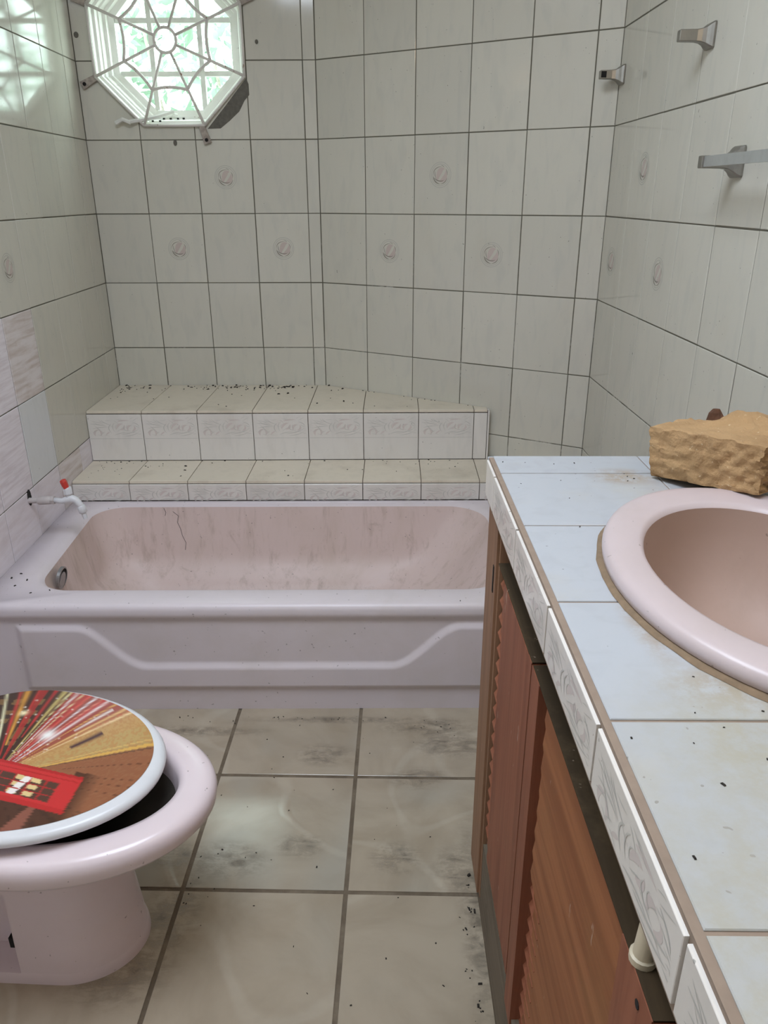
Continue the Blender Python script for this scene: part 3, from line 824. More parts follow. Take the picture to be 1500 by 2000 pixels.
# ------------------------------------------------------------------ toilet
TC = Vector((.45, -2.043, 0))
toi = empty('toilet', TC, math.radians(-2)); setp(toi, 'pink toilet with a picture printed lid, standing on the floor tiles', 'toilet')
def tring(z, xb, xc, xf, hw, notch=None, n=22):
    xs = [xb, lerp(xb, .455, .35), lerp(xb, .455, .75), .4605, .4635, lerp(.4635, xc, .5), xc]
    up = []
    for x in xs:
        h = hw
        if notch and x < .462: h = hw*notch
        if x <= xb+.0001: h = h*.9
        up.append((x-.45, h))
    fr = [(xc-.45+(xf-xc)*math.sin(.5*math.pi*i/n), hw*math.cos(.5*math.pi*i/n)) for i in range(1, n)]
    half = up+fr
    pts = [(x, -h, z) for x, h in half]+[(xf-.45, 0, z)]+[(x, h, z) for x, h in reversed(half)]
    return pts
L = [tring(0, .17, .53, .658, .104), tring(.012, .17, .53, .657, .103), tring(.022, .17, .53, .654, .100), tring(.024, .17, .53, .653, .0995, .40), tring(.10, .17, .53, .645, .098, .36),
     tring(.185, .17, .53, .637, .094, .36), tring(.200, .17, .53, .636, .094, .8), tring(.205, .17, .53, .636, .094), tring(.245, .17, .53, .640, .098), tring(.275, .17, .54, .655, .110),
     tring(.292, .17, .54, .695, .133), tring(.303, .17, .54, .745, .156), tring(.311, .17, .54, .785, .174), tring(.318, .17, .54, .804, .182), tring(.328, .17, .54, .813, .187), tring(.344, .17, .54, .816, .188), tring(.356, .17, .54, .813, .186), tring(.363, .17, .54, .806, .181), tring(.3665, .17, .54, .795, .172),
     tring(.3665, .30, .54, .765, .143), tring(.363, .30, .54, .754, .134), tring(.350, .30, .54, .748, .128), tring(.325, .30, .54, .742, .124)]
mb = MB(); mb.loft(L, 0, True, False); mb.obj('bowl', M_TOILET, toi, True, angle=50)
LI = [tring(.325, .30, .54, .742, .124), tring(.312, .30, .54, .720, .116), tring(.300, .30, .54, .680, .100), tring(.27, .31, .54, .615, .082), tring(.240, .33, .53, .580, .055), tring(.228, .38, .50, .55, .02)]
mb = MB(); mb.loft(LI, 0, False, True); mb.obj('bowl_interior', M_BOWLSHADE, toi, True)
def rbox(mb, x0, x1, y0, y1, z0, z1, r, b=.012):
    def rg(i, z): return [(x, y, z) for x, y in rrect(x0+i, x1-i, y0+i, y1-i, max(.002, r-i), 5, 3)]
    mb.loft([rg(b, z0), rg(b*.3, z0+b*.3), rg(0, z0+b), rg(0, z1-b), rg(b*.3, z1-b*.3), rg(b, z1)])
mb = MB(); rbox(mb, -.355, -.185, -.215, .215, .37, .70, .04); mb.obj('tank', M_TOILET, toi, True, angle=50)
mb = MB(); rbox(mb, -.362, -.175, -.225, .225, .70, .735, .04, .010); mb.obj('tank_lid', M_TOILET, toi, True, angle=50)
p = MB(); p.box((.0060, -.0990, .085), (.0135, -.080, .108)); p.obj('bolt_mark', M_BLACK, toi)

# seat and lid lying loose on the bowl
SEAT = Vector((.445, -2.018, .3675)); SROT = math.radians(-9)
seatm = toi.matrix_basis.inverted() @ (Matrix.Translation(SEAT) @ Matrix.Rotation(SROT, 4, 'Z'))
def egg(a_f, a_r, hw, z, n=72, dx=0, dy=0):
    out = []
    for i in range(n):
        a = 2*math.pi*i/n; c, s = math.cos(a), math.sin(a)
        out.append((dx+(a_f if c > 0 else a_r)*c, dy+hw*s, z))
    return out
mb = MB(); mb.loft([egg(.225, .185, .160, .0), egg(.229, .19, .164, .004), egg(.229, .19, .164, .010), egg(.262, .186, .176, .014), egg(.17, .13, .105, .014), egg(.166, .126, .101, .010), egg(.166, .126, .101, .003), egg(.17, .13, .105, 0), egg(.225, .185, .160, .0)], 0, False, False)
mb.obj('seat_ring', M_WHITEPVC, toi, True, angle=45, mw=seatm)
mb = MB(); mb.loft([egg(.276, .2, .186, .0145), egg(.283, .205, .192, .018), egg(.285, .207, .194, .024), egg(.282, .205, .192, .030), egg(.275, .2, .187, .0335), egg(.255, .185, .172, .0345), egg(.1, .08, .07, .0355)], 0, True, True)
lid = mb.obj('lid', M_WHITEPVC, toi, True, angle=60, mw=seatm); lid['label'] = 'white lid printed with red phone box and city lights'
# printed picture: one mesh with a colour for every vertex
def hash1(i, s): return np.mod(np.sin(i*12.9898+s*78.233)*43758.5453, 1.0)
def n1(x, s=0):
    i = np.floor(x); f = x-i; f = f*f*(3-2*f); return hash1(i, s)*(1-f)+hash1(i+1, s)*f
def pict(wx, wy):
    """colours of the printed picture at places on the lid (metres)"""
    N = len(wx); col = np.zeros((N, 3))
    qx, qy = .452, -2.075
    dx, dy = wx-qx, wy-qy; ang = np.degrees(np.arctan2(dy, dx)); rad = np.hypot(dx, dy)
    def put(mask, c):
        m = np.clip(mask, 0, 1)[:, None]; col[:] = col*(1-m)+np.array(c)*m
    def n2d(x, y, sd):
        ix, iy = np.floor(x), np.floor(y); fx_, fy_ = x-ix, y-iy; fx_ = fx_*fx_*(3-2*fx_); fy_ = fy_*fy_*(3-2*fy_)
        h = lambda a, b: hash1(a*1.0+b*57.31, sd)
        return (h(ix, iy)*(1-fx_)+h(ix+1, iy)*fx_)*(1-fy_)+(h(ix, iy+1)*(1-fx_)+h(ix+1, iy+1)*fx_)*fy_
    grain = n2d(wx*260, wy*260, 3)*.6+n2d(wx*600, wy*600, 4)*.4
    col[:] = np.array([.055, .028, .018])
    # city block behind: dark facade with amber windows
    put(((n1(wx*70, 1) > .45) & (n1(wy*120, 2) > .5))*.55, (.30, .17, .06))
    put((n1(ang*.16, 5) > .62)*.8, (.40, .03, .025))
    # red zone
    put((1/(1+np.exp((ang-74)/3)))*.95, (.48, .05, .045))
    put(((ang < 70) & (n1(ang*.35, 8) > .62))*.5, (.18, .06, .04))
    # golden cobbles and brown paving
    put((1/(1+np.exp((ang-46+25*(rad-.2))/2.0))), (.50, .27, .10))
    put(((ang < 46) & (grain > .5))*.35, (.62, .42, .16))
    put((ang < 33)*(grain > .45)*.35, (.44, .36, .14))
    pav = 1/(1+np.exp((ang-19)/.8))
    put(pav, (.30, .115, .055))
    put(pav*(np.abs(n1(ang*.22+rad*3, 11)-.5) < .035)*.7, (.10, .035, .02))
    put(pav*(grain > .62)*.18, (.40, .20, .10))
    put(((ang > 18.2) & (ang < 20.2))*.9, (.72, .42, .10)); put(((ang > 22) & (ang < 22.8))*.8, (.70, .45, .15)); put(((ang > 16.8) & (ang < 17.6))*.7, (.08, .04, .03))
    put(np.exp(-((ang-37-40*(rad-.155))/2.2)**2)*((rad > .125) & (rad < .185)), (.07, .03, .04))
    # light trails
    for (a, w, c, r0, r1) in ((118, 1.6, (.80,.48,.06), 0, .4), (126, 1.0, (.75,.55,.2), 0, .4), (110, .9, (.85,.8,.5), .06, .4), (104, 1.2, (.62,.05,.04), 0, .4), (101, 1.4, (.78,.36,.06), .08, .4), (96, .8, (.5,.04,.03), 0, .4),
                              (88, 1.0, (.62,.04,.04), .1, .4), (83.5, 1.0, (.75,.58,.2), 0, .4), (80.5, .7, (.80,.70,.35), .03, .4), (77, .8, (.9,.86,.8), .02, .4), (74, .5, (.85,.7,.4), .05, .4),
                              (66.5, .9, (.92,.88,.86), 0, .4), (63, .6, (.85,.3,.2), .05, .4), (59.5, 1.2, (.92,.85,.80), .03, .4), (55, .6, (.8,.45,.12), .05, .4), (52.5, 1.1, (.93,.86,.76), .15, .23),
                              (48.5, .9, (.85,.55,.22), .05, .4), (44.5, .8, (.88,.66,.36), .02, .4), (70, 1.0, (.75,.10,.08), .05, .4), (134, 2.0, (.55,.10,.03), .03, .4), (145, 1.5, (.75,.4,.1), .03, .4), (158, 1.5, (.6,.12,.05), 0, .4)):
        ww = w*(.55+.5*n1(rad*18+a, 6)); put(np.exp(-((ang-a)/ww)**2)*((rad > r0) & (rad < r1))*(.6+.4*n1(rad*40+a*3, 7)), c)
    # sparkles
    rg = np.random.RandomState(5)
    for k in range(70):
        a = rg.uniform(45, 130); r = rg.uniform(.06, .22); cx, cy = qx+r*math.cos(math.radians(a)), qy+r*math.sin(math.radians(a)); s = rg.uniform(.0009, .0020)
        put(np.exp(-(((wx-cx)**2+(wy-cy)**2)/s**2))*.8, (.95, .85, .7))
    cx, cy = .500, -1.968
    put(np.exp(-(((wx-cx)**2+(wy-cy)**2)/.0135**2)), (.98, .95, .9)); put(np.exp(-(((wx-.428)/.007)**2+((wy+1.905)/.007)**2)), (.98, .85, .5))
    # red phone box lying across the lower edge
    e = np.array([.964, -.266]); f = np.array([-.06, -.998]); o0 = np.array([.606, -2.076])
    det = e[0]*f[1]-e[1]*f[0]; s = ((wx-o0[0])*f[1]-(wy-o0[1])*f[0])/det; q = (e[0]*(wy-o0[1])-e[1]*(wx-o0[0]))/det
    wid = .082
    put((s > -.02)*(s < .03)*(q > -.01)*(q < .13)*np.clip(1-(s-0)/.03, 0, 1)*.8, (.04, .018, .012))
    put((q > wid)*(q < .16)*(s < -.02)*(.85), (.05, .022, .016))
    put((q > wid)*(n1(s*60+q*25, 9) > .7)*(s < -.05)*.7, (.35, .12, .08))
    box = (s < 0)*(q > 0)*(q < wid)
    put(box*1.0, (.60, .035, .035))
    put(box*((q < .006) | ((q > .012) & (q < .0145)))*.7, (.42, .02, .02)); put(box*(q > wid-.010)*.55, (.45, .02, .02))
    win_ = (s < -.036)*(s > -.30)*(q > .022)*(q < .066)
    put(win_*1.0, (.10, .045, .03))
    put(win_*(np.mod(s, .030) < .021)*(np.mod(q-.022, .015) < .011)*(n1(np.floor(s/.030)*1.0, 12) > .42), (.78, .58, .27))
    put(win_*(np.abs(s+.100+.35*(q-.04)) < .007), (.92, .84, .78))
    put(win_*((np.mod(s, .030) < .003) | (np.mod(q-.022, .015) < .0018)), (.45, .03, .03))
    put(box*(s > -.028)*(s < -.026)*.0, (.3, .0, .0))
    return np.clip(col, 0, 1)
NR, NA = 110, 300
vs = [(0., 0., .0359)]; fs = []
for i in range(1, NR+1):
    t = i/NR
    for k in range(NA):
        a = 2*math.pi*k/NA; c, s = math.cos(a), math.sin(a)
        vs.append((-.003+((.264 if c > 0 else .192)*c)*t, .005+.180*s*t, .0362-.0012*t**3))
for k in range(NA): fs.append((0, 1+k, 1+(k+1)%NA))
for i in range(NR-1):
    for k in range(NA):
        a = 1+i*NA+k; b = 1+i*NA+(k+1)%NA; fs.append((a, a+NA, b+NA, b))
mb = MB(); mb.add(vs, fs); me = mb.mesh('picture', [], True, False)
va_ = np.array(vs); cr, sr = math.cos(SROT), math.sin(SROT)
wx = SEAT.x+va_[:, 0]*cr-va_[:, 1]*sr; wy = SEAT.y+va_[:, 0]*sr+va_[:, 1]*cr
cols = pict(wx, wy); att = me.color_attributes.new('print', 'FLOAT_COLOR', 'POINT')
att.data.foreach_set('color', np.hstack([cols, np.ones((len(cols), 1))]).astype(np.float32).ravel())
t = NT('glossy_print'); a = t.node('ShaderNodeVertexColor', layer_name='print'); M_PRINT = t.out(a.outputs[0], .16)
me.materials.append(M_PRINT); link('printed_picture', me, lid)

# ------------------------------------------------------------------ vanity counter
CT = .905
def cedge(y): return 1.2742+(-y-1.8847)*.0198        # front edge of the counter
CY0, CY1 = -1.8847, -3.35
ctr = empty('vanity_counter', (1.55, -2.5, 0)); setp(ctr, 'white tiled vanity counter with leaf border edge along the right wall', 'counter')
mb = MB(); mb.prism([(cedge(CY0)+.0035, CY0-.004), (rwall_x(CY0)-.002, CY0-.004), (rwall_x(CY1)-.002, CY1), (cedge(CY1)+.0035, CY1)], CT-.075, CT-.0016)
slab = mb.obj('slab', M_BROWNGROUT, ctr, loc=-ctr.location)
BC = (1.540, -2.330); BA, BB = .180, .250
def ell(a, b, z, n=72, c=BC): return [(c[0]+a*math.cos(2*math.pi*i/n), c[1]+b*math.sin(2*math.pi*i/n), z) for i in range(n)]
mb = MB(); mb.loft([ell(BA-.012, BB-.012, .70), ell(BA-.012, BB-.012, 1.1)]); cutter = mb.obj('cutter', M_MORTAR)
bpy.context.view_layer.update()
cut(slab, cutter)
cyj = [CY0, -1.9697, -2.170, -2.3705, -2.5665, -2.7600, -2.960, -3.160, CY1]
for i in range(len(cyj)-1):
    ya, yb = cyj[i]-.0017, cyj[i+1]+.0017
    for (d0, d1) in ((.0105, .2435), (.2455, .4935), (.4955, .75)):
        X0a, X0b = cedge(ya)+d0, cedge(yb)+d0; X1a, X1b = min(cedge(ya)+d1, rwall_x(ya)-.002), min(cedge(yb)+d1, rwall_x(yb)-.002)
        if X1a-X0a < .01: continue
        o = top_poly_tile(ctr, [(X0a, ya), (X1a, ya), (X1b, yb), (X0b, yb)], CT, M_COUNTER, .009, 'counter_tile')
        if yb < BC[1]+BB and ya > BC[1]-BB and d0 < .4:
            bpy.context.view_layer.update(); cut(o, cutter)
    # border tile on the edge
    w = ya-yb-.0015; h = .0585; ym = (ya+yb)/2
    mt = tile_mesh('edge_tile', w, h, M_EDGE, .0045, .0006, floral=(.001, .056) if w > .12 else None)
    o = link('edge_tile', mt, ctr)
    mw = frame((cedge(ym), ym, CT-.0065-h/2), (-.0198, -1, 0) if False else (.0198, -1, 0), (-1, -.0198, 0))
    # local X must run so that -Y looks to the room: X = Y x Z
    yv = Vector((1, .0198, 0)).normalized(); xv = yv.cross(Vector((0,0,1)))
    mw = Matrix(((xv.x, yv.x, 0, cedge(ym)), (xv.y, yv.y, 0, ym), (0, 0, 1, CT-.0065-h/2), (0,0,0,1)))
    o.matrix_local = Matrix.Translation(-ctr.location) @ mw
bpy.data.objects.remove(cutter)
# end border tile at the far side of the counter
mb = MB(); mb.box((cedge(CY0)+.002, CY0-.0035, CT-.065), (rwall_x(CY0)-.003, CY0+.004, CT-.003)); mb.obj('end_tile', M_COUNTER, ctr, loc=-ctr.location)

# wash basin
bas = empty('wash_basin', (BC[0], BC[1], CT)); setp(bas, 'oval pink ceramic wash basin set into the white tiled counter', 'basin')
rg = [ell(BA-.004, BB-.004, CT+.001), ell(BA, BB, CT+.005), ell(BA+.0005, BB+.0005, CT+.012), ell(BA-.002, BB-.002, CT+.0175), ell(BA-.006, BB-.006, CT+.0205), ell(BA-.013, BB-.014, CT+.0220), ell(BA-.026, BB-.032, CT+.0215), ell(BA-.039, BB-.052, CT+.0195), ell(BA-.043, BB-.058, CT+.0180), ell(BA-.0455, BB-.0615, CT+.0130)]
mb = MB(); mb.loft(rg, 0, False, False); mb.obj('rim', M_BASIN, bas, True, loc=-bas.location)
ai, bi = BA-.0455, BB-.0615
rg = [ell(ai, bi, CT+.013)]
for k in range(1, 11):
    t = k/10; q = math.cos(t*math.pi/2)**.62
    rg.append(ell(max(.022, ai*q), max(.022, bi*q), CT+.013-.150*math.sin(t*math.pi/2)))
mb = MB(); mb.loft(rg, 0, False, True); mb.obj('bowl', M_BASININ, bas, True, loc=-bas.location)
p = MB(); p.loft([ell(.021, .021, CT-.1375), ell(.021, .021, CT-.134), ell(.012, .012, CT-.1355)]); p.obj('drain', M_STEEL, bas, True, loc=-bas.location)
def rough_ell(d0, z, seed):
    out = []
    for (x, y, zz) in ell(BA, BB, z, 110):
        v = Vector((x-BC[0], y-BC[1], 0)); L_ = v.length; dd = d0*(1+.30*noise.noise(Vector((x*38, y*38, seed))))
        v *= (L_+dd)/L_; out.append((BC[0]+v.x, BC[1]+v.y, z))
    return out
mb = MB(); mb.loft([rough_ell(.0062, CT+.0004, 1), rough_ell(.0040, CT+.003, 2), [(x, y, z) for x, y, z in ell(BA-.006, BB-.006, CT+.004, 110)]], 0, False, False)
mb.obj('sealant_bead', M_PUTTY, bas, True, loc=-bas.location)

# block of rough wood at the back of the basin
blk = empty('wood_block', (1.60, -1.99, CT)); setp(blk, 'rough tan block of cut wood resting on the counter behind the basin', 'wood block')
A = Vector((1.5046, -1.9938, .9070)); B = Vector((1.606, -2.137, .9310))
eu = (B-A).normalized(); ew = Vector((.83, .56, 0)); ew = (ew-eu*ew.dot(eu)).normalized(); ev = eu.cross(ew)
if ev.z < 0: ev = -ev
Lb, Hb, Db = .178, .077, .135
bm = bmesh.new(); bmesh.ops.create_cube(bm, size=1.0); bmesh.ops.subdivide_edges(bm, edges=bm.edges, cuts=31, use_grid_fill=True)
for v in bm.verts:
    a, d, h = v.co.x+.5, v.co.y+.5, v.co.z+.5
    top = Hb*(1-.10*a-.10*max(0, a-.6))
    hump = .020*math.exp(-((a-.52)/.25)**2-((d-.74)/.18)**2)+.008*math.exp(-((a-.95)/.22)**2-((d-.7)/.3)**2)-.012*sstep((d-.5)/.5)*sstep((.45-a)/.3)
    P = Vector((a*Lb, d*Db, h*top))
    nn = noise.noise(Vector((a*9, d*9, h*6)))*.0035+noise.noise(Vector((a*30, d*30, h*20)))*.0018
    if h > .98: P.z += hump+nn*(1.6 if d > .35 else .5)
    elif h > .5: P.z += hump*(h-.5)/.5*.9
    if d < .02:
        g = math.sin((a*1.0-h*.42)*46)*.0016*sstep((a-.35)/.2)*sstep((1-h)/.2)
        P.y += g+nn*.9
        if h < .3 and a < .35: P.y += .006*(1-h/.3)
    if a > .98: P.x += nn*3-.012*(1-h)
    if a < .02: P.x += nn*.8
    if h < .02: P.z += .002+.006*sstep((a-.3)/.4)*(1-sstep((a-.8)/.2))
    W_ = A+eu*P.x+ew*P.y+ev*P.z
    v.co = W_-Vector((1.60, -1.99, CT))
me = bpy.data.meshes.new('block'); bmesh.ops.recalc_face_normals(bm, faces=bm.faces); bm.to_mesh(me); bm.free(); me.materials.append(M_BLOCK)
me.polygons.foreach_set('use_smooth', [True]*len(me.polygons)); me.set_sharp_from_angle(angle=math.radians(38))
link('block', me, blk)
# splinter of bark standing on top
def BP(a, d, h): return A+eu*(a*Lb)+ew*(d*Db)+ev*h-Vector((1.60, -1.99, CT))
p = MB(); rgk = []
for (h, s) in ((.055, 1.5), (.078, 1.15), (.094, .75), (.104, .55), (.110, .3)):
    c = BP(.24+.03*(h-.07)/.03, .66, h-.016)
    rgk.append([tuple(c+(eu*.017*math.cos(2*math.pi*i/9)+ew*.010*math.sin(2*math.pi*i/9))*s*(1+.75*noise.noise(Vector((i*2.1, h*60, 0))))) for i in range(9)])
p.loft(rgk); p.obj('bark_splinter', M_BARK, blk)

# ------------------------------------------------------------------ vanity cabinet
def fx(y): return 1.2845+(-y-1.88)*.0235             # plane of the doors
cab = empty('vanity_cabinet', (1.5, -2.5, 0)); setp(cab, 'red brown wooden vanity cabinet with louvred doors under the tiled counter', 'cabinet')
IC = Matrix.Translation(-cab.location)
def yprism(name, mat, parent, ya, yb, z0, z1, d0, d1, off=0.0):
    """board between two places along the front, d is depth behind the door plane"""
    p = MB(); p.prism([(fx(ya)+d0, ya), (fx(ya)+d1, ya), (fx(yb)+d1, yb), (fx(yb)+d0, yb)], z0, z1)
    return p.obj(name, mat, parent, mw=IC if parent is cab else Matrix.Identity(4))
yprism('carcass', M_MOULD, cab, -1.905, CY1, .0, .735, .075, .50)
yprism('side_panel', M_WOOD, cab, -1.885, -1.905, .0, .828, .035, .52)
yprism('top_rail', M_MOULD, cab, -1.89, CY1, .772, .829, .045, .075)
yprism('face_stile', M_WOODSTILE, cab, -1.876, -1.972, .03, .829, .0, .024)
yprism('face_stile_bead', M_WOODSTILE, cab, -1.974, -1.984, .03, .80, .004, .024)
p = MB(); p.prism([(1.2905, -1.89), (1.315, -1.89), (1.338, CY1), (1.3135, CY1)], .0, .168); p.obj('toe_board', M_TOE, cab, mw=IC)
p = MB(); p.prism([(fx(-1.952)-.001, -1.948), (fx(-1.952)+.004, -1.948), (fx(-1.952)+.004, -1.9565), (fx(-1.952)-.001, -1.9565)], .690, .738); p.obj('keyhole_slot', M_BLACK, cab, mw=IC)

def scallop(ya, yb, z0, z1, tooth, amp):
    """outline of a board in (y,z) whose far edge is notched by slat ends"""
    pts = [(yb, z0), (yb, z1)]
    n = max(2, int((z1-z0)/tooth)); s = (z1-z0)/n
    for i in range(n):
        zt = z1-i*s; aa_ = amp*(.35+.5*abs(math.sin(i*2.7+z0*9))); pts += [(ya, zt), (ya+aa_, zt-s*.78), (ya, zt-s*.97)]
    return pts
def yz_board(name, mat, parent, pts, d0, d1):
    n = len(pts); p = MB()
    p.add([(fx(y)+d0, y, z) for y, z in pts]+[(fx(y)+d1, y, z) for y, z in pts], [tuple(range(n)), tuple(range(2*n-1, n-1, -1))]+[(i, (i+1)%n, n+(i+1)%n, n+i) for i in range(n)])
    return p.obj(name, mat, parent)
def door(ya, yb, z0, z1, far, near, top_h=None, lab=None):
    d = empty('door', -cab.location, 0, cab); d.location = -cab.location
    if lab: d['label'] = lab
    # far and near stiles, rails
    if far > 0: yprism('stile', M_WOOD, d, ya, ya-far, z0, z1, .0, .024)
    yprism('stile', M_WOOD, d, yb+near, yb, z0, z1, .0, .024)
    yprism('rail', M_MOULD, d, ya-max(far, .002), yb+near, z1-.05, z1-.0015, .012, .0225)
    return d
# far door: wide near board, slat ends showing as teeth on its far edge
d1 = door(-1.986, -2.268, .200, .760, .0, .020, lab='far louvred door next to the bath')
yz_board('panel_board', M_WOOD, d1, scallop(-2.058, -2.249, .200, .759, .030, .012), .0, .020)
for k in range(18):
    z = .215+k*.030
    p = MB(); y0, y1 = -1.990, -2.075
    p.add([(fx(y0)+.006, y0, z), (fx(y1)+.006, y1, z), (fx(y1)+.022, y1, z+.026), (fx(y0)+.022, y0, z+.026), (fx(y0)+.010, y0, z-.004), (fx(y1)+.010, y1, z-.004), (fx(y1)+.026, y1, z+.022), (fx(y0)+.026, y0, z+.022)],
          [(0,1,2,3),(7,6,5,4),(0,4,5,1),(1,5,6,2),(2,6,7,3),(3,7,4,0)])
    p.obj('slat', M_WOOD, d1)
yprism('top_edge', M_MOULD, d1, -1.99, -2.268, .7590, .7612, .001, .0240)
# near door: thin far stile, upper board, lower board set back
d2 = door(-2.272, -2.715, .150, .760, .044, .070, lab='near louvred door below the basin')
yz_board('upper_board', M_WOODY, d2, scallop(-2.352, -2.648, .488, .759, .032, .010), .003, .021)
yz_board('lower_board', M_WOODY, d2, scallop(-2.345, -2.648, .150, .472, .036, .014), .013, .024)
for k in range(20):
    z = .165+k*.030
    p = MB(); y0, y1 = -2.316, -2.372
    p.add([(fx(y0)+.012, y0, z), (fx(y1)+.012, y1, z), (fx(y1)+.026, y1, z+.026), (fx(y0)+.026, y0, z+.026), (fx(y0)+.016, y0, z-.004), (fx(y1)+.016, y1, z-.004), (fx(y1)+.030, y1, z+.022), (fx(y0)+.030, y0, z+.022)],
          [(0,1,2,3),(7,6,5,4),(0,4,5,1),(1,5,6,2),(2,6,7,3),(3,7,4,0)])
    p.obj('slat', M_WOOD, d2)
yprism('top_edge', M_MOULD, d2, -2.274, -2.715, .7590, .7612, .001, .0240)
p = MB(); cc = (fx(-2.668)+.0085, -2.668)
p.tube([(cc[0], cc[1], .7610), (cc[0], cc[1], .767), (cc[0], cc[1], .7675), (cc[0]+.001, cc[1], .796), (cc[0]+.001, cc[1], .7975)], [.0105, .0105, .0082, .0074, .0065], 16)
o = p.obj('hinge_cap', M_CREAMPL, d2, True, angle=40); o['label'] = 'cream plastic peg on top of the door'
for (y, z) in ((-2.690, .742), (-2.703, .690)):
    p = MB(); p.tube([(fx(y)+.003, y, z), (fx(y)-.0008, y, z)], .0038, 8); p.obj('screw_hole', M_BLACK, d2)
d3 = door(-2.728, -3.10, .150, .760, .06, .07, lab='nearest door at the bottom edge of the photo')
yz_board('panel_board', M_WOODY, d3, [(-3.03, .15), (-3.03, .759), (-2.788, .759), (-2.788, .15)], .006, .021)

# ------------------------------------------------------------------ added warm lamp above the vanity, unseen, off to the right
LY, LZ = -2.75, 2.02
wl = empty('fill_lamp', (rwall_x(LY), LY, LZ)); setp(wl, 'added warm fill lamp on the right wall above the vanity', 'lamp')
p = MB(); p.tube([(0, 0, 0), (-.012, 0, 0), (-.015, 0, 0)], [.05, .05, .03], 20); p.obj('fill_lamp_backplate', M_METAL, wl, True, angle=40)
p = MB(); p.tube([(-.012, 0, 0), (-.055, 0, 0), (-.085, 0, .02)], .008, 10); p.obj('arm', M_METAL, wl, True)
p = MB(); p.tube([(-.085, 0, .015), (-.085, 0, .04)], [.022, .022], 14); p.obj('fill_lamp_holder', M_METAL, wl, True, angle=40)
ld = bpy.data.lights.new('fill_bulb', 'POINT'); ld.energy = FILL_W; ld.color = (1.0, .74, .48); ld.shadow_soft_size = .055
lo = bpy.data.objects.new('fill_bulb', ld); COL.objects.link(lo); lo.parent = wl; lo.location = (-.085, 0, .10)

# ------------------------------------------------------------------ towel bar fittings on the right wall
def bracket(name, loc, length, parent=None, h0=.050, h1=.0215, socket=0):
    prof = [(0, h0), (.004, h0), (.010, h0*.86), (.016, h0*.66), (.024, h1*1.22), (.034, h1*1.06), (length-.001, h1), (length, h1*.9)]
    mb = MB(); rgs = []
    for (d, h) in prof:
        a = h/2; b = a*(.86); c = a*.12
        rgs.append([(-d, y, z) for y, z in ((-b+c,-a),(b-c,-a),(b,-a+c),(b,a-c),(b-c,a),(-b+c,a),(-b,a-c),(-b,-a+c))])
    mb.loft(rgs)
    return mb
for (y, z, ln, lab, sk) in ((-.567, 1.6155, .067, 'small metal towel bar bracket on the right wall near the corner', -1), (-1.181, 1.6100, .071, 'upper metal towel bar bracket missing its bar on the right wall', 1)):
    b = empty('towel_bracket', (rwall_x(y)-.0005, y, z), RA+math.pi/2)
    setp(b, lab, 'bracket', 'pair of towel brackets without a bar')
    o = bracket('arm', None, ln).obj('arm', M_METAL, b)
    p = MB(); yy = sk*.0094; p.box((-ln+.002, min(yy, yy+sk*.001), -.0080), (-ln+.017, max(yy, yy+sk*.001), .0080)); p.obj('socket', M_BLACK, b)
ty0 = -1.4085; tz = 1.358
tb_ = empty('towel_bar', (rwall_x(ty0)-.0005, ty0, tz), RA+math.pi/2); setp(tb_, 'flat metal towel bar on its bracket, lower on the right wall', 'towel bar')
bracket('a', None, .078, h0=.058, h1=.0225).obj('bracket', M_METAL, tb_)
b2 = bracket('a', None, .078, h0=.058, h1=.0225).obj('bracket', M_METAL, tb_); b2.location = (0, -.62, 0)
p = MB(); p.box((-.0735, -.625, -.0090), (-.0655, -.008, .0102)); p.obj('bar', M_BAR, tb_)

# ------------------------------------------------------------------ crumbs and dust lying about
def crumbs(name, label, spots, mat=M_DIRT, seed=1):
    rs = random.Random(seed); p = MB()
    for (x, y, z, s) in spots:
        a = rs.uniform(0, 6.28); l, w, h = s*rs.uniform(.7, 1.4), s*rs.uniform(.4, .8), s*rs.uniform(.25, .5)
        c, sn = math.cos(a), math.sin(a)
        q = [(x+c*u*l-sn*v*w, y+sn*u*l+c*v*w, z) for u, v in ((-.5,-.4),(.5,-.5),(.6,.4),(-.4,.5))]
        q2 = [(x+(px-x)*.6, y+(py-y)*.6, z+h) for px, py, _ in q]
        p.add(q+q2, [(0,3,2,1),(4,5,6,7),(0,1,5,4),(1,2,6,5),(2,3,7,6),(3,0,4,7)])
    o = p.obj(name, mat); setp(o, label, 'debris', kind='stuff'); return o
rs = random.Random(11)
sp = []
for i in range(150):
    u = rs.random()
    if u < .62:
        x = rs.gauss(.58, .13); y = -abs(rs.gauss(0, .045))-.006
    elif u < .82: x = abs(rs.gauss(.02, .08))+.03; y = -abs(rs.gauss(0, .10))-.008
    else: x = rs.uniform(.05, 1.2); y = rs.uniform(-.37, -.01)
    if x > AXC: y -= (x-AXC)*math.tan(-AA)
    if y < f1(x)+.02 or x < lwall_x(y)+.006 or x > 1.4: continue
    sp.append((x, y, ZLEDGE, rs.choice((.004, .005, .006, .009))))
for i in range(10): sp.append((rs.uniform(.9, 1.42), 0, ZLEDGE, .005))
sp = [(x, (y if y != 0 else -(x-AXC)*math.tan(-AA)-.010), z, s) for x, y, z, s in sp]
crumbs('ledge_crumbs', 'dark crumbs scattered along the back of the high tiled ledge', sp, seed=2)
sp = []
for i in range(60):
    x = rs.uniform(.05, 1.4) if i > 14 else rs.uniform(.03, .16)
    y = rs.uniform(f2(x)+.02, f1(x)-.02)
    if rs.random() < .5: y = f1(x)-.012-abs(rs.gauss(0, .02))
    sp.append((x, y, ZSTEP, rs.choice((.003, .004, .005))))
sp += [(.372, -.475, ZSTEP, .010), (.755, -.575, ZSTEP, .009), (.38, -.52, ZSTEP, .007)]
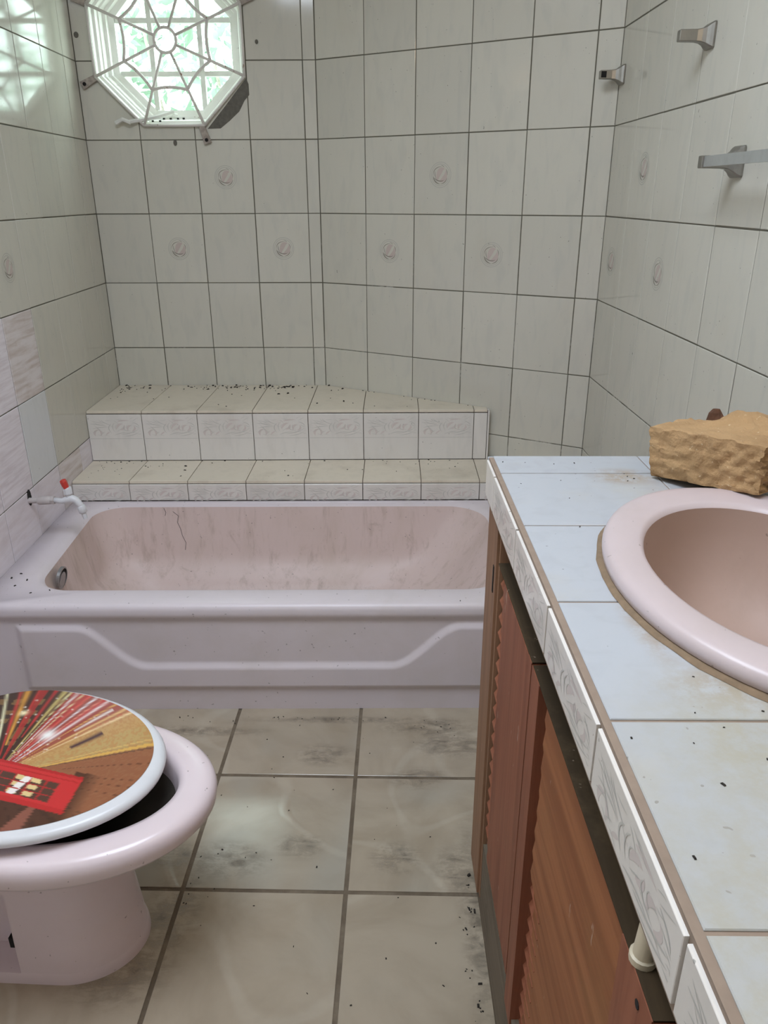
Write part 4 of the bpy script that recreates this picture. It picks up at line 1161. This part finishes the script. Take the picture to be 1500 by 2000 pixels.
crumbs('step_crumbs', 'dark crumbs lying on the low tiled step', sp, seed=3)
sp = []
for i in range(130):
    u = rs.random()
    if u < .30: x = 1.284-abs(rs.gauss(0, .022)); y = rs.uniform(-2.45, -1.86)
    elif u < .50: x = rs.uniform(.5, 1.28); y = -1.385-abs(rs.gauss(0, .015))
    elif u < .62: x = rs.gauss(1.24, .05); y = rs.gauss(-1.43, .03)
    elif u < .75: x = rs.gauss(.70, .06); y = rs.gauss(-1.95, .05)
    else: x = rs.uniform(.5, 1.27); y = rs.uniform(-2.3, -1.42)
    if x > 1.284 or y > -1.380: continue
    if x < .70 and y > -2.2 and y < -1.88: continue
    sp.append((x, y, .0004, rs.choice((.002, .003, .003, .004))))
sp += [(1.279, -1.905, .0004, .010), (1.282, -1.99, .0004, .008), (1.272, -1.985, .0004, .007), (1.277, -2.14, .0004, .006), (1.270, -2.18, .0004, .007), (1.262, -2.03, .0004, .006)]
crumbs('floor_crumbs', 'dark dirt crumbs on the floor tiles, thickest by the cabinet', sp, seed=4)
sp = []
for i in range(45):
    y = rs.uniform(-2.8, -1.9); x = rs.uniform(cedge(y)+.02, cedge(y)+.26)
    e = math.hypot((x-BC[0])/(BA+.012), (y-BC[1])/(BB+.012))
    if e < 1 or (x > 1.48 and y > -2.1): continue
    sp.append((x, y, CT+.0004, rs.choice((.0016, .002, .0025))))
sp += [(1.360, -2.640, CT+.0004, .003), (1.355, -2.595, CT+.0004, .002), (1.475, -1.985, CT+.0004, .003), (1.482, -1.995, CT+.0004, .003), (1.47, -2.005, CT+.0004, .002)]
crumbs('counter_crumbs', 'tiny dark specks scattered over the white counter tiles', sp, seed=5)
c_ = [(.118, -1.226, ZRIM, .007), (.085, -1.19, ZRIM, .006), (.205, -1.285, ZRIM, .005), (1.295, -1.335, ZRIM, .004), (.10, -1.26, ZRIM, .006), (.07, -1.215, ZRIM, .007), (.16, -1.30, ZRIM, .005)]
crumbs('tub_crumbs', 'few dark crumbs on the front corner of the tub rim', c_, seed=6)
